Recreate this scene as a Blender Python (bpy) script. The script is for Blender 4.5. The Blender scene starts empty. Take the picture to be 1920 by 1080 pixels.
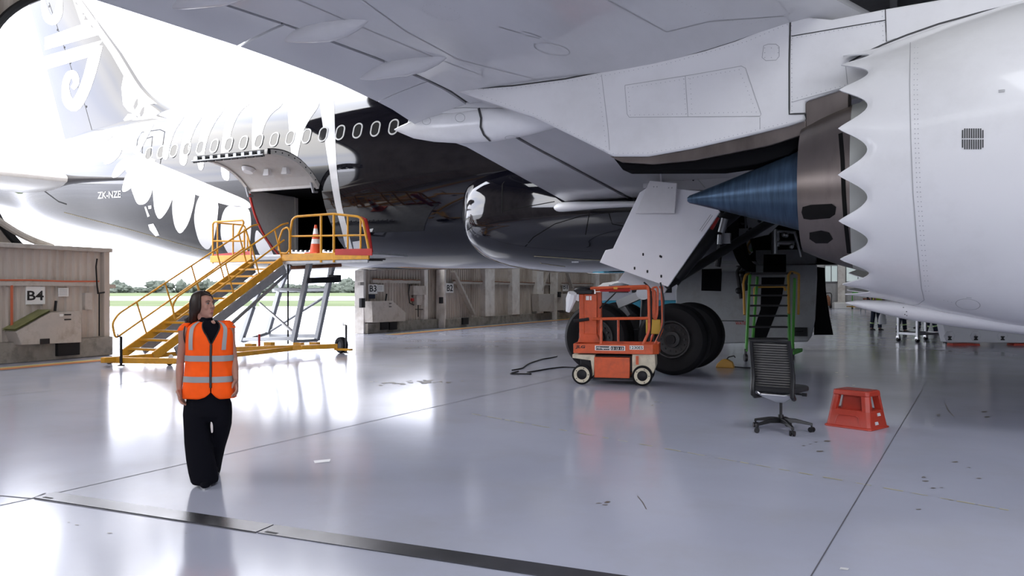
import bpy, bmesh, math, random
from mathutils import Vector as V, Matrix
from mathutils.bvhtree import BVHTree
random.seed(7)
C = bpy.context.scene.collection
PI = math.pi
# ---------------------------------------------------------------- camera and frames
F = 1500.0; HZ = 545.0; H = 1.62          # focal length (px of a 1920 wide frame), horizon row, eye height
PHI = math.radians(64.5)
UX, UY = math.sin(PHI), -math.cos(PHI)    # direction of the airliner's nose on the floor
NX, NY = -UY, UX                          # towards the airliner's left side (away from the camera)
DP = 20.8                                 # distance from the eye to the airliner's centre plane
O = V((DP*NX, DP*NY, 0.0))                # origin of the airliner / hangar frame
ROT = math.atan2(UY, UX)
EYE = V((0.0, -DP, H))                    # the eye in the hangar frame

def toworld(l):                           # hangar frame (s, -p, z) -> world
    return V((O.x + UX*l[0] + NX*l[1], O.y + UY*l[0] + NY*l[1], l[2]))
def A(px, py, p):                         # sight line met with the upright plane p metres to starboard of the centre plane
    t = (px-960)/F; c = NX*t + NY; d = DP-p
    return V(((UX*t+UY)/c*d, -p, H+(HZ-py)/F/c*d))
def D(px, py, s):                         # sight line met with the cross plane at station s
    t = (px-960)/F; c = NX*t + NY; d = s/((UX*t+UY)/c)
    return V((s, d-DP, H+(HZ-py)/F/c*d))
def G(px, py, z=0.0):                     # sight line met with the floor (world)
    Z = (H-z)*F/(py-HZ)
    return V(((px-960)/F*Z, Z, z))
def GL(px, py, z=0.0):                    # the same in the hangar frame
    w = G(px, py, z) - O
    return V((UX*w.x+UY*w.y, NX*w.x+NY*w.y, z))
def Wd(px, py, Z):                        # world point at depth Z
    return V(((px-960)/F*Z, Z, H+(HZ-py)/F*Z))

# ---------------------------------------------------------------- materials
def M(name, col, rough=0.5, metal=0.0, coat=0.0, var=0.0, vscale=3.0, dirt=None, dscale=1.5, damt=0.5, bump=0.0, bscale=40.0, spec=0.5, stretch=None, rvar=0.0):
    m = bpy.data.materials.new(name); m.use_nodes = True
    nt = m.node_tree; b = nt.nodes['Principled BSDF']
    c = (col[0], col[1], col[2], 1)
    b.inputs['Base Color'].default_value = c; b.inputs['Roughness'].default_value = rough
    b.inputs['Metallic'].default_value = metal; b.inputs['Coat Weight'].default_value = coat
    b.inputs['Coat Roughness'].default_value = 0.03; b.inputs['Specular IOR Level'].default_value = spec
    tc = nt.nodes.new('ShaderNodeTexCoord'); src = tc.outputs['Object']
    if stretch:
        mp = nt.nodes.new('ShaderNodeMapping'); mp.inputs['Scale'].default_value = stretch
        nt.links.new(src, mp.inputs['Vector']); src = mp.outputs['Vector']
    last = None
    if var:
        n = nt.nodes.new('ShaderNodeTexNoise'); n.inputs['Scale'].default_value = vscale; n.inputs['Detail'].default_value = 5
        nt.links.new(src, n.inputs['Vector'])
        r = nt.nodes.new('ShaderNodeValToRGB')
        r.color_ramp.elements[0].position = .3; r.color_ramp.elements[1].position = .7
        r.color_ramp.elements[0].color = tuple(x*(1-var) for x in col)+(1,)
        r.color_ramp.elements[1].color = tuple(min(1, x*(1+var)) for x in col)+(1,)
        nt.links.new(n.outputs['Fac'], r.inputs['Fac']); last = r.outputs['Color']
        if rvar:
            mr = nt.nodes.new('ShaderNodeMapRange'); mr.inputs['To Min'].default_value = max(0, rough-rvar); mr.inputs['To Max'].default_value = rough+rvar
            nt.links.new(n.outputs['Fac'], mr.inputs['Value']); nt.links.new(mr.outputs['Result'], b.inputs['Roughness'])
    if dirt:
        n2 = nt.nodes.new('ShaderNodeTexNoise'); n2.inputs['Scale'].default_value = dscale; n2.inputs['Detail'].default_value = 8; n2.inputs['Roughness'].default_value = .65
        nt.links.new(src, n2.inputs['Vector'])
        r2 = nt.nodes.new('ShaderNodeValToRGB'); r2.color_ramp.elements[0].position = .48; r2.color_ramp.elements[1].position = .72
        r2.color_ramp.elements[0].color = (0, 0, 0, 1); r2.color_ramp.elements[1].color = (damt,)*3+(1,)
        nt.links.new(n2.outputs['Fac'], r2.inputs['Fac'])
        mx = nt.nodes.new('ShaderNodeMixRGB'); mx.inputs['Color1'].default_value = c; mx.inputs['Color2'].default_value = tuple(dirt)+(1,)
        nt.links.new(r2.outputs['Color'], mx.inputs['Fac'])
        if last: nt.links.new(last, mx.inputs['Color1'])
        last = mx.outputs['Color']
    if last: nt.links.new(last, b.inputs['Base Color'])
    if bump:
        n3 = nt.nodes.new('ShaderNodeTexNoise'); n3.inputs['Scale'].default_value = bscale; nt.links.new(src, n3.inputs['Vector'])
        bp = nt.nodes.new('ShaderNodeBump'); bp.inputs['Strength'].default_value = bump; bp.inputs['Distance'].default_value = .02
        nt.links.new(n3.outputs['Fac'], bp.inputs['Height']); nt.links.new(bp.outputs['Normal'], b.inputs['Normal'])
    return m

m_black = M('gloss_black_paint', (.004, .004, .008), .06, coat=.5)
m_white = M('white_paint', (.80, .80, .80), .30, coat=.35, var=.04, vscale=.8, dirt=(.45, .43, .40), dscale=1.2, damt=.22)
m_wing = M('wing_grey_paint', (.60, .60, .615), .22, coat=.5, var=.05, vscale=.6, dirt=(.38, .37, .36), dscale=.7, damt=.3, stretch=(1, .4, 1))
m_nac = M('nacelle_white_paint', (.74, .735, .735), .28, coat=.4, var=.03, vscale=.7, dirt=(.5, .49, .47), dscale=1.1, damt=.3)
m_line = M('panel_seam_dark', (.05, .05, .05), .7)
m_rivet = M('rivet_grey', (.36, .36, .37), .5)
m_seam2 = M('panel_seam_grey', (.38, .38, .38), .6)
m_livery = M('livery_white', (.85, .85, .85), .25, coat=.4)
m_glass = M('cabin_glass', (.03, .03, .03), .08, coat=.3)
m_alu = M('bare_aluminium', (.62, .62, .63), .35, metal=.9)
m_duct = M('duct_lining', (.52, .53, .49), .45, var=.05)
m_heat = M('heat_tinted_metal', (.20, .17, .155), .34, metal=.9, var=.16, vscale=2, stretch=(1.5, .5, .5), dirt=(.06, .045, .04), dscale=1.1, damt=.5)
m_soot = M('soot_black', (.004, .0035, .0035), .5, spec=.15)
m_cone = M('blued_titanium', (.050, .085, .135), .36, metal=.75, var=.35, vscale=4, stretch=(5, .5, .5))
m_dark = M('dark_metal', (.014, .014, .016), .5, metal=.2, spec=.3)
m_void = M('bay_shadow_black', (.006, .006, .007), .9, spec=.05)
m_rubber = M('tyre_rubber', (.006, .006, .007), .65, var=.3, vscale=6, spec=.2)
m_steel = M('grey_steel', (.30, .31, .32), .42, metal=.7)
m_door_grey = M('gear_door_grey', (.26, .27, .28), .5, var=.1, vscale=2, dirt=(.10, .09, .06), dscale=2, damt=.5)
m_gdoor = M('gear_door_white', (.82, .82, .84), .12, coat=.5, var=.02)
m_lining = M('cargo_lining', (.62, .60, .57), .55, var=.05, dirt=(.35, .32, .28), dscale=3, damt=.4)
m_yellow = M('safety_yellow', (.66, .31, .02), .42, var=.08, vscale=6, dirt=(.2, .13, .05), dscale=5, damt=.4)
m_red = M('red_paint', (.42, .02, .015), .45, var=.1)
m_grill = M('galvanised', (.42, .43, .45), .45, metal=.6, var=.1, vscale=8)
m_orange = M('lift_orange', (.60, .095, .025), .42, var=.12, vscale=7, dirt=(.22, .05, .02), dscale=6, damt=.5)
m_cream = M('lift_cream', (.62, .56, .42), .5, var=.08, dirt=(.2, .17, .12), dscale=7, damt=.5)
m_blackp = M('black_plastic', (.009, .009, .010), .42, spec=.35)
m_mesh = M('chair_fabric', (.012, .012, .014), .8)
m_redp = M('red_plastic', (.40, .038, .02), .42, var=.1, vscale=9, dirt=(.22, .04, .02), dscale=8, damt=.4)
m_green = M('ladder_green', (.08, .33, .05), .45, var=.15)
m_ochre = M('ladder_yellow', (.50, .27, .05), .5)
m_conc = M('concrete_kerb', (.26, .235, .20), .85, var=.2, vscale=3, dirt=(.07, .06, .045), dscale=2.5, damt=.8)
m_clad = M('door_cladding', (.50, .435, .375), .62, var=.10, vscale=2, dirt=(.20, .145, .10), dscale=.8, damt=.7, stretch=(1, 1, .35))
m_cladp = M('door_post_white', (.72, .68, .63), .6, var=.08, dirt=(.3, .22, .16), dscale=2, damt=.5)
m_hous = M('drive_housing', (.47, .43, .385), .6, var=.08, dirt=(.2, .15, .1), dscale=3, damt=.6)
m_moss = M('mossy_top', (.22, .22, .09), .85, var=.3)
m_rust = M('rusty_steel', (.22, .09, .045), .8, var=.4, vscale=9)
m_sign = M('sign_white', (.78, .77, .74), .55)
m_ink = M('sign_ink', (.012, .012, .014), .6)
m_pipeo = M('orange_cable', (.55, .13, .06), .6)
m_roof = M('roof_sheet', (.10, .10, .105), .7, var=.1)
m_wall = M('wall_sheet', (.17, .165, .16), .7, var=.1)
m_beam = M('roof_steel', (.22, .22, .23), .6)
m_stripeo = M('floor_orange', (.60, .19, .05), .35, dirt=(.3, .2, .12), dscale=4, damt=.6)
m_stripey = M('floor_yellow', (.65, .52, .18), .35, dirt=(.3, .27, .15), dscale=4, damt=.6)
m_trench = M('trench_plate', (.10, .10, .11), .24, metal=.7, var=.3, vscale=5)
m_joint = M('floor_joint', (.11, .11, .13), .6)
m_stain = M('floor_stain', (.16, .14, .12), .35)
m_worn = M('worn_yellow_line', (.46, .42, .26), .4)
m_grass = M('grass_green', (.092, .112, .068), .95, var=.2, vscale=.05, spec=.0)
m_tree = M('hazed_tree_leaves', (.13, .15, .13), .95, var=.25, vscale=.12, spec=.0)  # distance haze put into the leaf colour, paled and greyed
_b = m_tree.node_tree.nodes['Principled BSDF']; _t = m_tree.node_tree.nodes.new('ShaderNodeBsdfTranslucent'); _t.inputs['Color'].default_value = (.14, .16, .13, 1)
_m = m_tree.node_tree.nodes.new('ShaderNodeMixShader'); _m.inputs['Fac'].default_value = .45
m_tree.node_tree.links.new(_b.outputs['BSDF'], _m.inputs[1]); m_tree.node_tree.links.new(_t.outputs['BSDF'], _m.inputs[2]); m_tree.node_tree.links.new(_m.outputs['Shader'], m_tree.node_tree.nodes['Material Output'].inputs['Surface'])
m_apron = M('wet_apron', (.15, .15, .155), .28, var=.12, vscale=.15, rvar=.12, stretch=(1, .5, 1))
m_skin = M('skin', (.36, .185, .135), .5, spec=.3)
m_hair = M('brown_hair', (.016, .008, .005), .48, spec=.3, var=.4, vscale=18, stretch=(3, 3, .4))
m_vest = M('vest_orange', (.90, .095, .004), .65, spec=.2, var=.10, vscale=7, bump=.25, bscale=9)
m_tape = M('reflective_tape', (.27, .275, .28), .45)
m_cloth = M('black_cloth', (.004, .004, .007), .9, bump=.3, bscale=8, spec=.1)
m_navy = M('navy_cloth', (.012, .018, .04), .85)
m_hiviz = M('hi_vis_yellow', (.62, .85, .05), .6)
m_lip = M('lips', (.42, .14, .12), .45)
m_eye = M('eye_dark', (.02, .015, .012), .3)
m_teal = M('teal_paint', (.06, .38, .52), .4)
m_vanw = M('van_white', (.75, .75, .76), .3, coat=.3)
m_cone1 = M('cone_orange', (.85, .10, .02), .5)
m_paper = M('white_cloth', (.75, .75, .76), .8)
m_bag = M('bag_white', (.62, .63, .66), .6)
m_panel = M('pale_panel', (.52, .53, .56), .45)

# ---------------------------------------------------------------- mesh building
def perp2(d):
    d = d.normalized(); a = V((0, 0, 1)) if abs(d.z) < .9 else V((1, 0, 0))
    x = d.cross(a).normalized(); return x, d.cross(x).normalized()
ORG = {}
class MB:
    def __init__(s): s.v = []; s.f = []; s.m = []
    def add(s, vs, fs, mat=0):
        b = len(s.v); s.v += [V(q) for q in vs]
        for f in fs: s.f.append([b+i for i in f]); s.m.append(mat)
        return s
    def box(s, c, size, rot=None, mat=0, taper=1.0):
        c = V(c); hx, hy, hz = size[0]/2, size[1]/2, size[2]/2; vs = []
        for z in (-1, 1):
            k = taper if z > 0 else 1
            for x, y in ((-1, -1), (1, -1), (1, 1), (-1, 1)):
                q = V((x*hx*k, y*hy*k, z*hz))
                if rot is not None: q = rot @ q
                vs.append(c+q)
        return s.add(vs, [(3, 2, 1, 0), (4, 5, 6, 7), (0, 1, 5, 4), (1, 2, 6, 5), (2, 3, 7, 6), (3, 0, 4, 7)], mat)
    def beam(s, a, b, w, h, mat=0, up=(0, 0, 1)):
        a = V(a); b = V(b); d = (b-a); L = d.length; d.normalize(); u = V(up)
        x = d.cross(u)
        if x.length < 1e-4: x = V((1, 0, 0))
        x.normalize(); y = x.cross(d).normalized()
        R = Matrix((x, d, y)).transposed()
        return s.box((a+b)/2, (w, L, h), R, mat)
    def cyl(s, a, b, r, r2=None, n=14, mat=0):
        return s.tube([a, b], [r, r if r2 is None else r2], n, mat)
    def tube(s, path, r, n=8, mat=0, closed=False, squash=None):
        P = [V(q) for q in path]; k = len(P)
        R = r if isinstance(r, (list, tuple)) else [r]*k
        T = []
        for i in range(k):
            if closed: t = P[(i+1) % k]-P[i-1]
            else: t = P[min(i+1, k-1)]-P[max(i-1, 0)]
            T.append(t.normalized() if t.length > 1e-9 else V((0, 0, 1)))
        x, y = perp2(T[0]); rings = []
        for i in range(k):
            x = (x - T[i]*x.dot(T[i]))
            if x.length < 1e-6: x, _ = perp2(T[i])
            x.normalize(); y = T[i].cross(x)
            kk = 1.0
            if 0 < i < k-1 or closed:
                d1 = (P[i]-P[i-1]).normalized(); kk = 1/max(.6, abs(d1.dot(T[i])))
            rr = R[i]*(kk if kk < 1.5 else 1)
            rings.append([P[i]+(x*math.cos(2*PI*j/n)+y*math.sin(2*PI*j/n))*rr for j in range(n)])
        return s.loft(rings, mat, caps=not closed, wrap=closed)
    def loft(s, rings, mat=0, caps=True, wrap=False, ringclosed=True):
        n = len(rings[0]); k = len(rings); vs = [q for r in rings for q in r]; fs = []
        for i in range(k if wrap else k-1):
            a = i*n; b = ((i+1) % k)*n
            for j in range(n if ringclosed else n-1):
                fs.append((a+j, a+(j+1) % n, b+(j+1) % n, b+j))
        if caps and not wrap:
            fs.append(tuple(range(n))[::-1]); fs.append(tuple((k-1)*n+j for j in range(n)))
        return s.add(vs, fs, mat)
    def lathe(s, prof, o, axis, n=32, mat=0, caps=True, mats=None):
        o = V(o); ax = V(axis).normalized(); x, y = perp2(ax)
        rings = [[o+ax*h+(x*math.cos(2*PI*j/n)+y*math.sin(2*PI*j/n))*r for j in range(n)] for r, h in prof]
        if mats:
            for i in range(len(rings)-1): s.loft([rings[i], rings[i+1]], mats[i], caps=False)
            return s
        return s.loft(rings, mat, caps)
    def prism(s, poly, ext, mat=0):
        P = [V(q) for q in poly]; e = V(ext); n = len(P)
        vs = P+[q+e for q in P]
        fs = [tuple(range(n)), tuple(range(n, 2*n))[::-1]]+[(i, (i+1) % n, n+(i+1) % n, n+i) for i in range(n)]
        return s.add(vs, fs, mat)
    def ell(s, c, r, nu=16, nv=10, mat=0, rot=None):
        c = V(c); r = V((r, r, r)) if isinstance(r, (int, float)) else V(r); rings = []
        for i in range(nv+1):
            a = -PI/2+PI*i/nv; a = max(-PI/2+.05, min(PI/2-.05, a)); ring = []
            for j in range(nu):
                q = V((r.x*math.cos(a)*math.cos(2*PI*j/nu), r.y*math.cos(a)*math.sin(2*PI*j/nu), r.z*math.sin(a)))
                if rot is not None: q = rot @ q
                ring.append(c+q)
            rings.append(ring)
        return s.loft(rings, mat)
    def text(s, txt, fn, mat=0, size=1.0, bold=.0):
        vs, fs, w, h = text_geo(txt, size, bold); b = len(s.v)
        return s.add([fn(q[0], q[1]) for q in vs], fs, mat)
    def bvh(s): return BVHTree.FromPolygons(s.v, s.f)
    def build(s, name, mats, parent=None, frame='world', origin=None, rot=0.0, bevel=0, sharp=35, fixn=True, flat=False, loc=None):
        me = bpy.data.meshes.new(name); org = V((0, 0, 0))
        if parent is not None: org = ORG.get(parent.name, org)
        elif origin is not None: org = V(origin)
        me.from_pydata([q-org for q in s.v], [], s.f)
        for m in (mats if isinstance(mats, (list, tuple)) else [mats]): me.materials.append(m)
        for p, mi in zip(me.polygons, s.m): p.material_index = mi; p.use_smooth = not flat
        if fixn:
            bm = bmesh.new(); bm.from_mesh(me); bmesh.ops.recalc_face_normals(bm, faces=bm.faces); bm.to_mesh(me); bm.free()
        if not flat: me.set_sharp_from_angle(angle=math.radians(sharp))
        o = bpy.data.objects.new(name, me); C.objects.link(o)
        if parent is not None: o.parent = parent; ORG[o.name] = org
        else:
            ORG[o.name] = org
            if frame == 'air': o.location = toworld(org); o.rotation_euler.z = ROT
            else: o.location = org if loc is None else loc; o.rotation_euler.z = rot
        if bevel:
            b = o.modifiers.new('Bevel', 'BEVEL'); b.width = bevel; b.segments = 2; b.limit_method = 'ANGLE'; b.angle_limit = math.radians(40)
        return o
_tc = {}
def text_geo(txt, size=1.0, bold=0.0):
    key = (txt, bold)
    if key not in _tc:
        cu = bpy.data.curves.new('t', 'FONT'); cu.body = txt; cu.offset = bold; cu.resolution_u = 3
        ob = bpy.data.objects.new('t', cu); C.objects.link(ob)
        bpy.context.view_layer.update()
        me = bpy.data.meshes.new_from_object(ob.evaluated_get(bpy.context.evaluated_depsgraph_get()))
        vs = [tuple(v.co) for v in me.vertices]; fs = [tuple(p.vertices) for p in me.polygons]
        bpy.data.objects.remove(ob); bpy.data.meshes.remove(me); bpy.data.curves.remove(cu)
        x0 = min(v[0] for v in vs); x1 = max(v[0] for v in vs); y0 = min(v[1] for v in vs); y1 = max(v[1] for v in vs)
        _tc[key] = ([((v[0]-x0)/(x1-x0), (v[1]-y0)/(y1-y0)) for v in vs], fs, x1-x0, y1-y0)
    return _tc[key]
def tag(o, label=None, cat=None, group=None, kind=None):
    if label: o['label'] = label
    if cat: o['category'] = cat
    if group: o['group'] = group
    if kind: o['kind'] = kind
    return o
def thing(name, label, cat, origin=(0, 0, 0), frame='world', rot=0.0, group=None):
    o = bpy.data.objects.new(name, None); C.objects.link(o); o.empty_display_size = .2
    if frame == 'air': o.location = toworld(origin); o.rotation_euler.z = ROT; ORG[o.name] = V(origin)
    else: o.location = V(origin); o.rotation_euler.z = rot; ORG[o.name] = V((0, 0, 0))
    return tag(o, label, cat, group)
def copyobj(o, parent=None, loc=None):
    c = o.copy(); C.objects.link(c)
    if parent is not None: c.parent = parent
    ORG[c.name] = ORG.get(o.name, V((0, 0, 0)))
    if loc is not None: c.location = loc
    return c
def fillet(path, r, n=4, closed=False):
    P = [V(q) for q in path]; out = []; k = len(P)
    for i in range(k):
        if not closed and i in (0, k-1): out.append(P[i]); continue
        a, b, c = P[i-1], P[i], P[(i+1) % k]
        d1 = (a-b); d2 = (c-b); rr = min(r, d1.length*.45, d2.length*.45)
        d1.normalize(); d2.normalize(); p0 = b+d1*rr; p2 = b+d2*rr
        for j in range(n+1):
            t = j/n; out.append(p0*(1-t)**2+b*2*t*(1-t)+p2*t*t)
    return out
def interp(tab, x):
    if x <= tab[0][0]: return tab[0][1]
    for (a, b), (c, d) in zip(tab, tab[1:]):
        if x <= c: return b+(d-b)*(x-a)/(c-a)
    return tab[-1][1]
def smoothtab(tab, x):                     # monotone-ish Catmull-Rom
    n = len(tab)
    if x <= tab[0][0]: return tab[0][1]
    if x >= tab[-1][0]: return tab[-1][1]
    for i in range(n-1):
        if x <= tab[i+1][0]: break
    x0, y0 = tab[i]; x1, y1 = tab[i+1]; h = x1-x0; t = (x-x0)/h
    def sl(j):
        if j == 0: return (tab[1][1]-tab[0][1])/(tab[1][0]-tab[0][0])
        if j == n-1: return (tab[-1][1]-tab[-2][1])/(tab[-1][0]-tab[-2][0])
        a = (tab[j][1]-tab[j-1][1])/(tab[j][0]-tab[j-1][0]); b = (tab[j+1][1]-tab[j][1])/(tab[j+1][0]-tab[j][0])
        return 0 if a*b <= 0 else 2*a*b/(a+b)
    m0, m1 = sl(i), sl(i+1)
    return y0*(2*t**3-3*t*t+1)+m0*h*(t**3-2*t*t+t)+y1*(-2*t**3+3*t*t)+m1*h*(t**3-t*t)
# ---- paint and seams laid on curved skins (hangar frame)
def cast(bv, px, py):
    d = (A(px, py, 0)-EYE).normalized(); loc, nor, i, dist = bv.ray_cast(EYE, d)
    if loc is None: return None, None
    if nor.dot(d) > 0: nor = -nor
    return loc, nor
def seam(mb, bv, pts, w, mat, off=.005, step=10):
    out = []
    for (x0, y0), (x1, y1) in zip(pts, pts[1:]):
        k = max(1, int(math.hypot(x1-x0, y1-y0)/step))
        for i in range(k): out.append((x0+(x1-x0)*i/k, y0+(y1-y0)*i/k))
    out.append(pts[-1]); hits = [cast(bv, *q) for q in out]
    run = []
    def flush():
        if len(run) > 1:
            vs = []
            for i, (l, n) in enumerate(run):
                t = run[min(i+1, len(run)-1)][0]-run[max(i-1, 0)][0]
                sd = n.cross(t)
                if sd.length < 1e-9: sd = V((0, 0, 1))
                sd.normalize(); vs += [l+n*off+sd*w/2, l+n*off-sd*w/2]
            mb.add(vs, [(2*i, 2*i+1, 2*i+3, 2*i+2) for i in range(len(run)-1)], mat)
        run.clear()
    for h in hits:
        if h[0] is None or (run and (h[0]-run[-1][0]).length > 1.2): flush()
        if h[0] is not None: run.append(h)
    flush()
def dots(mb, bv, pts, step, r, mat, off=.006):
    for (x0, y0), (x1, y1) in zip(pts, pts[1:]):
        k = max(1, int(math.hypot(x1-x0, y1-y0)/step))
        for i in range(k+1):
            l, n = cast(bv, x0+(x1-x0)*i/k, y0+(y1-y0)*i/k)
            if l is None: continue
            x, y = perp2(n)
            mb.add([l+n*off+(x*math.cos(PI*j/3)+y*math.sin(PI*j/3))*r for j in range(6)], [tuple(range(6))], mat)
def paint(mb, bv, poly, mat, off=.008, res=9.0):
    bm = bmesh.new(); vs = [bm.verts.new((x, y, 0)) for x, y in poly]
    bm.faces.new(vs); bmesh.ops.triangulate(bm, faces=bm.faces[:])
    for ax in (0, 1):
        lo = min(q[ax] for q in poly); hi = max(q[ax] for q in poly); x = math.floor(lo/res)*res+res
        while x < hi:
            co = [0, 0, 0]; no = [0, 0, 0]; co[ax] = x; no[ax] = 1
            bmesh.ops.bisect_plane(bm, geom=bm.verts[:]+bm.edges[:]+bm.faces[:], plane_co=co, plane_no=no); x += res
    bm.verts.index_update(); P = []
    for v in bm.verts:
        l, n = cast(bv, v.co.x, v.co.y); P.append(None if l is None else l+n*off)
    idx = {}; vv = []; ff = []
    for f in bm.faces:
        ids = [v.index for v in f.verts]
        if any(P[i] is None for i in ids): continue
        if max((P[a]-P[b]).length for a in ids for b in ids) > 2.5: continue
        for i in ids:
            if i not in idx: idx[i] = len(vv); vv.append(P[i])
        ff.append([idx[i] for i in ids])
    mb.add(vv, ff, mat); bm.free()
def stroke(pts, ws):                      # a brush stroke (2-D outline) along pts with widths ws
    L = []; R = []
    P = [V((x, y)) for x, y in pts]
    for i, q in enumerate(P):
        t = (P[min(i+1, len(P)-1)]-P[max(i-1, 0)]).normalized(); n = V((-t.y, t.x)); w = ws[i]/2
        L.append(q+n*w); R.append(q-n*w)
    return [tuple(q) for q in L+R[::-1]]
def paint_stroke(mb, bv, pts, ws, mat, off=.008):
    P = []; W = []
    for i in range(len(pts)-1):
        for k in range(4):
            t = k/4; W.append(ws[i]+(ws[i+1]-ws[i])*t)
            a = pts[max(i-1, 0)]; b = pts[i]; c = pts[i+1]; d = pts[min(i+2, len(pts)-1)]
            P.append(tuple(.5*(2*b[j]+(c[j]-a[j])*t+(2*a[j]-5*b[j]+4*c[j]-d[j])*t*t+(3*b[j]-a[j]-3*c[j]+d[j])*t**3) for j in (0, 1)))
    P.append(pts[-1]); W.append(ws[-1])
    L = []; hit = []
    Q = [V(q) for q in P]
    for i, q in enumerate(Q):
        t = (Q[min(i+1, len(Q)-1)]-Q[max(i-1, 0)]).normalized(); n = V((-t.y, t.x)); row = []
        for j in range(5):
            pp = q+n*W[i]*(j/4-.5); l, nn = cast(bv, pp.x, pp.y); row.append(None if l is None else l+nn*off)
        hit.append(row)
    for r0, r1 in zip(hit, hit[1:]):
        for j in range(4):
            q = [r0[j], r0[j+1], r1[j+1], r1[j]]
            if None in q or (q[0]-q[2]).length > 2: continue
            mb.add(q, [(0, 1, 2, 3)], mat)
def pxprism(mb, poly, p, thick, mat=0):
    P = [A(x, y, p) for x, y in poly]; mb.prism(P, (0, thick, 0), mat)
SKY = 8.5; EXPO = 0.0; NS0, NS1, NZ0, NZ1 = 2.0, 44.0, 2.2, 9.0
LAMPS = [(-6, -4, 14, 3, 300), (4, 2, 10, 5, 900), (-12, 34, 8, 3, 500), (-12, 50, 8, 3, 400), (-10, 10, 8, 3, 400), (-3, 68, 8, 3, 900)]
# ================================================================ THE AIRLINER (hangar frame: x = station towards the nose, y = towards its left side)
plane = thing('airliner', 'large white and black twin-engine airliner with fern livery parked inside the hangar', 'airliner', (0, 0, 0), 'air')
RT = [(-36.9, .28), (-36.3, .42), (-33.4, .74), (-31.3, .98), (-29.3, 1.58), (-27.3, 1.95), (-25.4, 2.22), (-23.6, 2.49), (-21.6, 2.73), (-19.5, 2.87), (-17.5, 2.92), (16, 2.92)]
ZT = [(-36.9, 6.05), (-33.4, 5.85), (-31.3, 5.70), (-29.3, 5.74), (-27.3, 5.70), (-25.4, 5.62), (-23.6, 5.50), (-21.6, 5.35), (-19.5, 5.22), (-17.5, 5.17), (16, 5.17)]
def fr(s): return smoothtab(RT, s)
def fz(s): return smoothtab(ZT, s)
DS0, DS1, DZ0, DZ1 = -17.1, -14.5, 2.72, 4.58       # aft cargo door opening
a0 = math.asin((DZ0-5.17)/2.92); a1 = math.asin((DZ1-5.17)/2.92)
def fus_pt(s, a): return V((s, -fr(s)*math.cos(a), fz(s)+fr(s)*math.sin(a)))
st = [-36.9, -36.7, -36.3, -35.6]+[-35+.5*i for i in range(103)]
st = sorted(set([q for q in st if abs(q-DS0) > .2 and abs(q-DS1) > .2]+[DS0, DS1]))
na = 96; ang = [a0+(a1-a0)*i/8 for i in range(8)]+[a1+(2*PI+a0-a1)*i/(na-8) for i in range(na-8)]
fm = MB(); vs = [fus_pt(s, a) for s in st for a in ang]; fs = []
for i in range(len(st)-1):
    for j in range(na):
        if j < 8 and DS0-.01 <= st[i] < DS1-.01: continue
        qm = fus_pt(st[i]+.25, (ang[j]+(ang[(j+1) % na] if j < na-1 else ang[0]+2*PI))/2)
        if -3.2 < qm.x < .9 and -2.95 < qm.y < .15 and qm.z < 3.75: continue          # open wheel bay
        fs.append((i*na+j, i*na+(j+1) % na, (i+1)*na+(j+1) % na, (i+1)*na+j))
fs += [tuple(range(na))]
fm.add(vs, fs, 0)
fb = fm.bvh()
# -- fern livery, painted on the skin
LIV = [
 [(250, 286), (300, 308), (345, 326), (380, 341), (425, 359), (468, 377), (472, 392), (440, 388), (400, 378), (360, 362), (320, 350), (285, 345), (240, 328), (232, 312)],
 [(286, 335), (330, 340), (327, 365), (315, 395), (299, 414), (290, 397), (287, 365)],
 [(328, 346), (346, 346), (367, 353), (365, 380), (354, 420), (338, 441), (327, 425), (322, 388)],
 [(368, 380), (378, 362), (411, 374), (408, 413), (401, 452), (390, 471), (373, 455), (363, 414)],
 [(415, 405), (427, 383), (468, 387), (472, 420), (468, 468), (455, 487), (430, 480), (413, 447)],
 [(480, 428), (491, 440), (506, 462), (517, 486), (490, 484), (477, 456)],
 [(235, 318), (288, 326), (286, 362), (275, 382), (258, 385), (249, 362)],
 [(193, 308), (200, 292), (216, 281), (231, 278), (222, 296), (206, 308)],
 [(208, 334), (217, 311), (230, 298), (248, 292), (240, 313), (222, 332)],
 [(228, 359), (233, 336), (240, 322), (251, 314), (250, 350), (236, 360)],
 [(185, 262), (200, 256), (216, 250), (205, 262), (190, 266)]]
LIV += [
 [(538, 172), (603, 176), (598, 200), (582, 222), (569, 245), (562, 275), (557, 302), (548, 302), (543, 255), (540, 215)],
 [(475, 178), (536, 172), (530, 198), (510, 212), (497, 232), (488, 265), (484, 302), (474, 302), (472, 255), (475, 215)],
 [(427, 190), (474, 179), (470, 194), (455, 205), (443, 222), (432, 252), (428, 300), (432, 341), (415, 335), (414, 280), (420, 240), (426, 212)],
 [(383, 202), (425, 192), (418, 210), (404, 228), (392, 252), (384, 282), (382, 320), (371, 318), (371, 275), (377, 245)],
 [(351, 212), (383, 204), (378, 222), (366, 240), (355, 270), (350, 312), (336, 308), (338, 280), (346, 245)],
 [(318, 222), (348, 214), (340, 228), (328, 245), (318, 275), (315, 300), (304, 298), (308, 265)]]
def soften(P, k=2):                     # round the corners of a painted outline
    for _ in range(k): P = [tuple(P[i][j]*(1-t)+P[(i+1) % len(P)][j]*t for j in (0, 1)) for i in range(len(P)) for t in (.22, .78)]
    return P
for q in LIV: paint(fm, fb, soften(q), 1, .008, 7.0)
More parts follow.
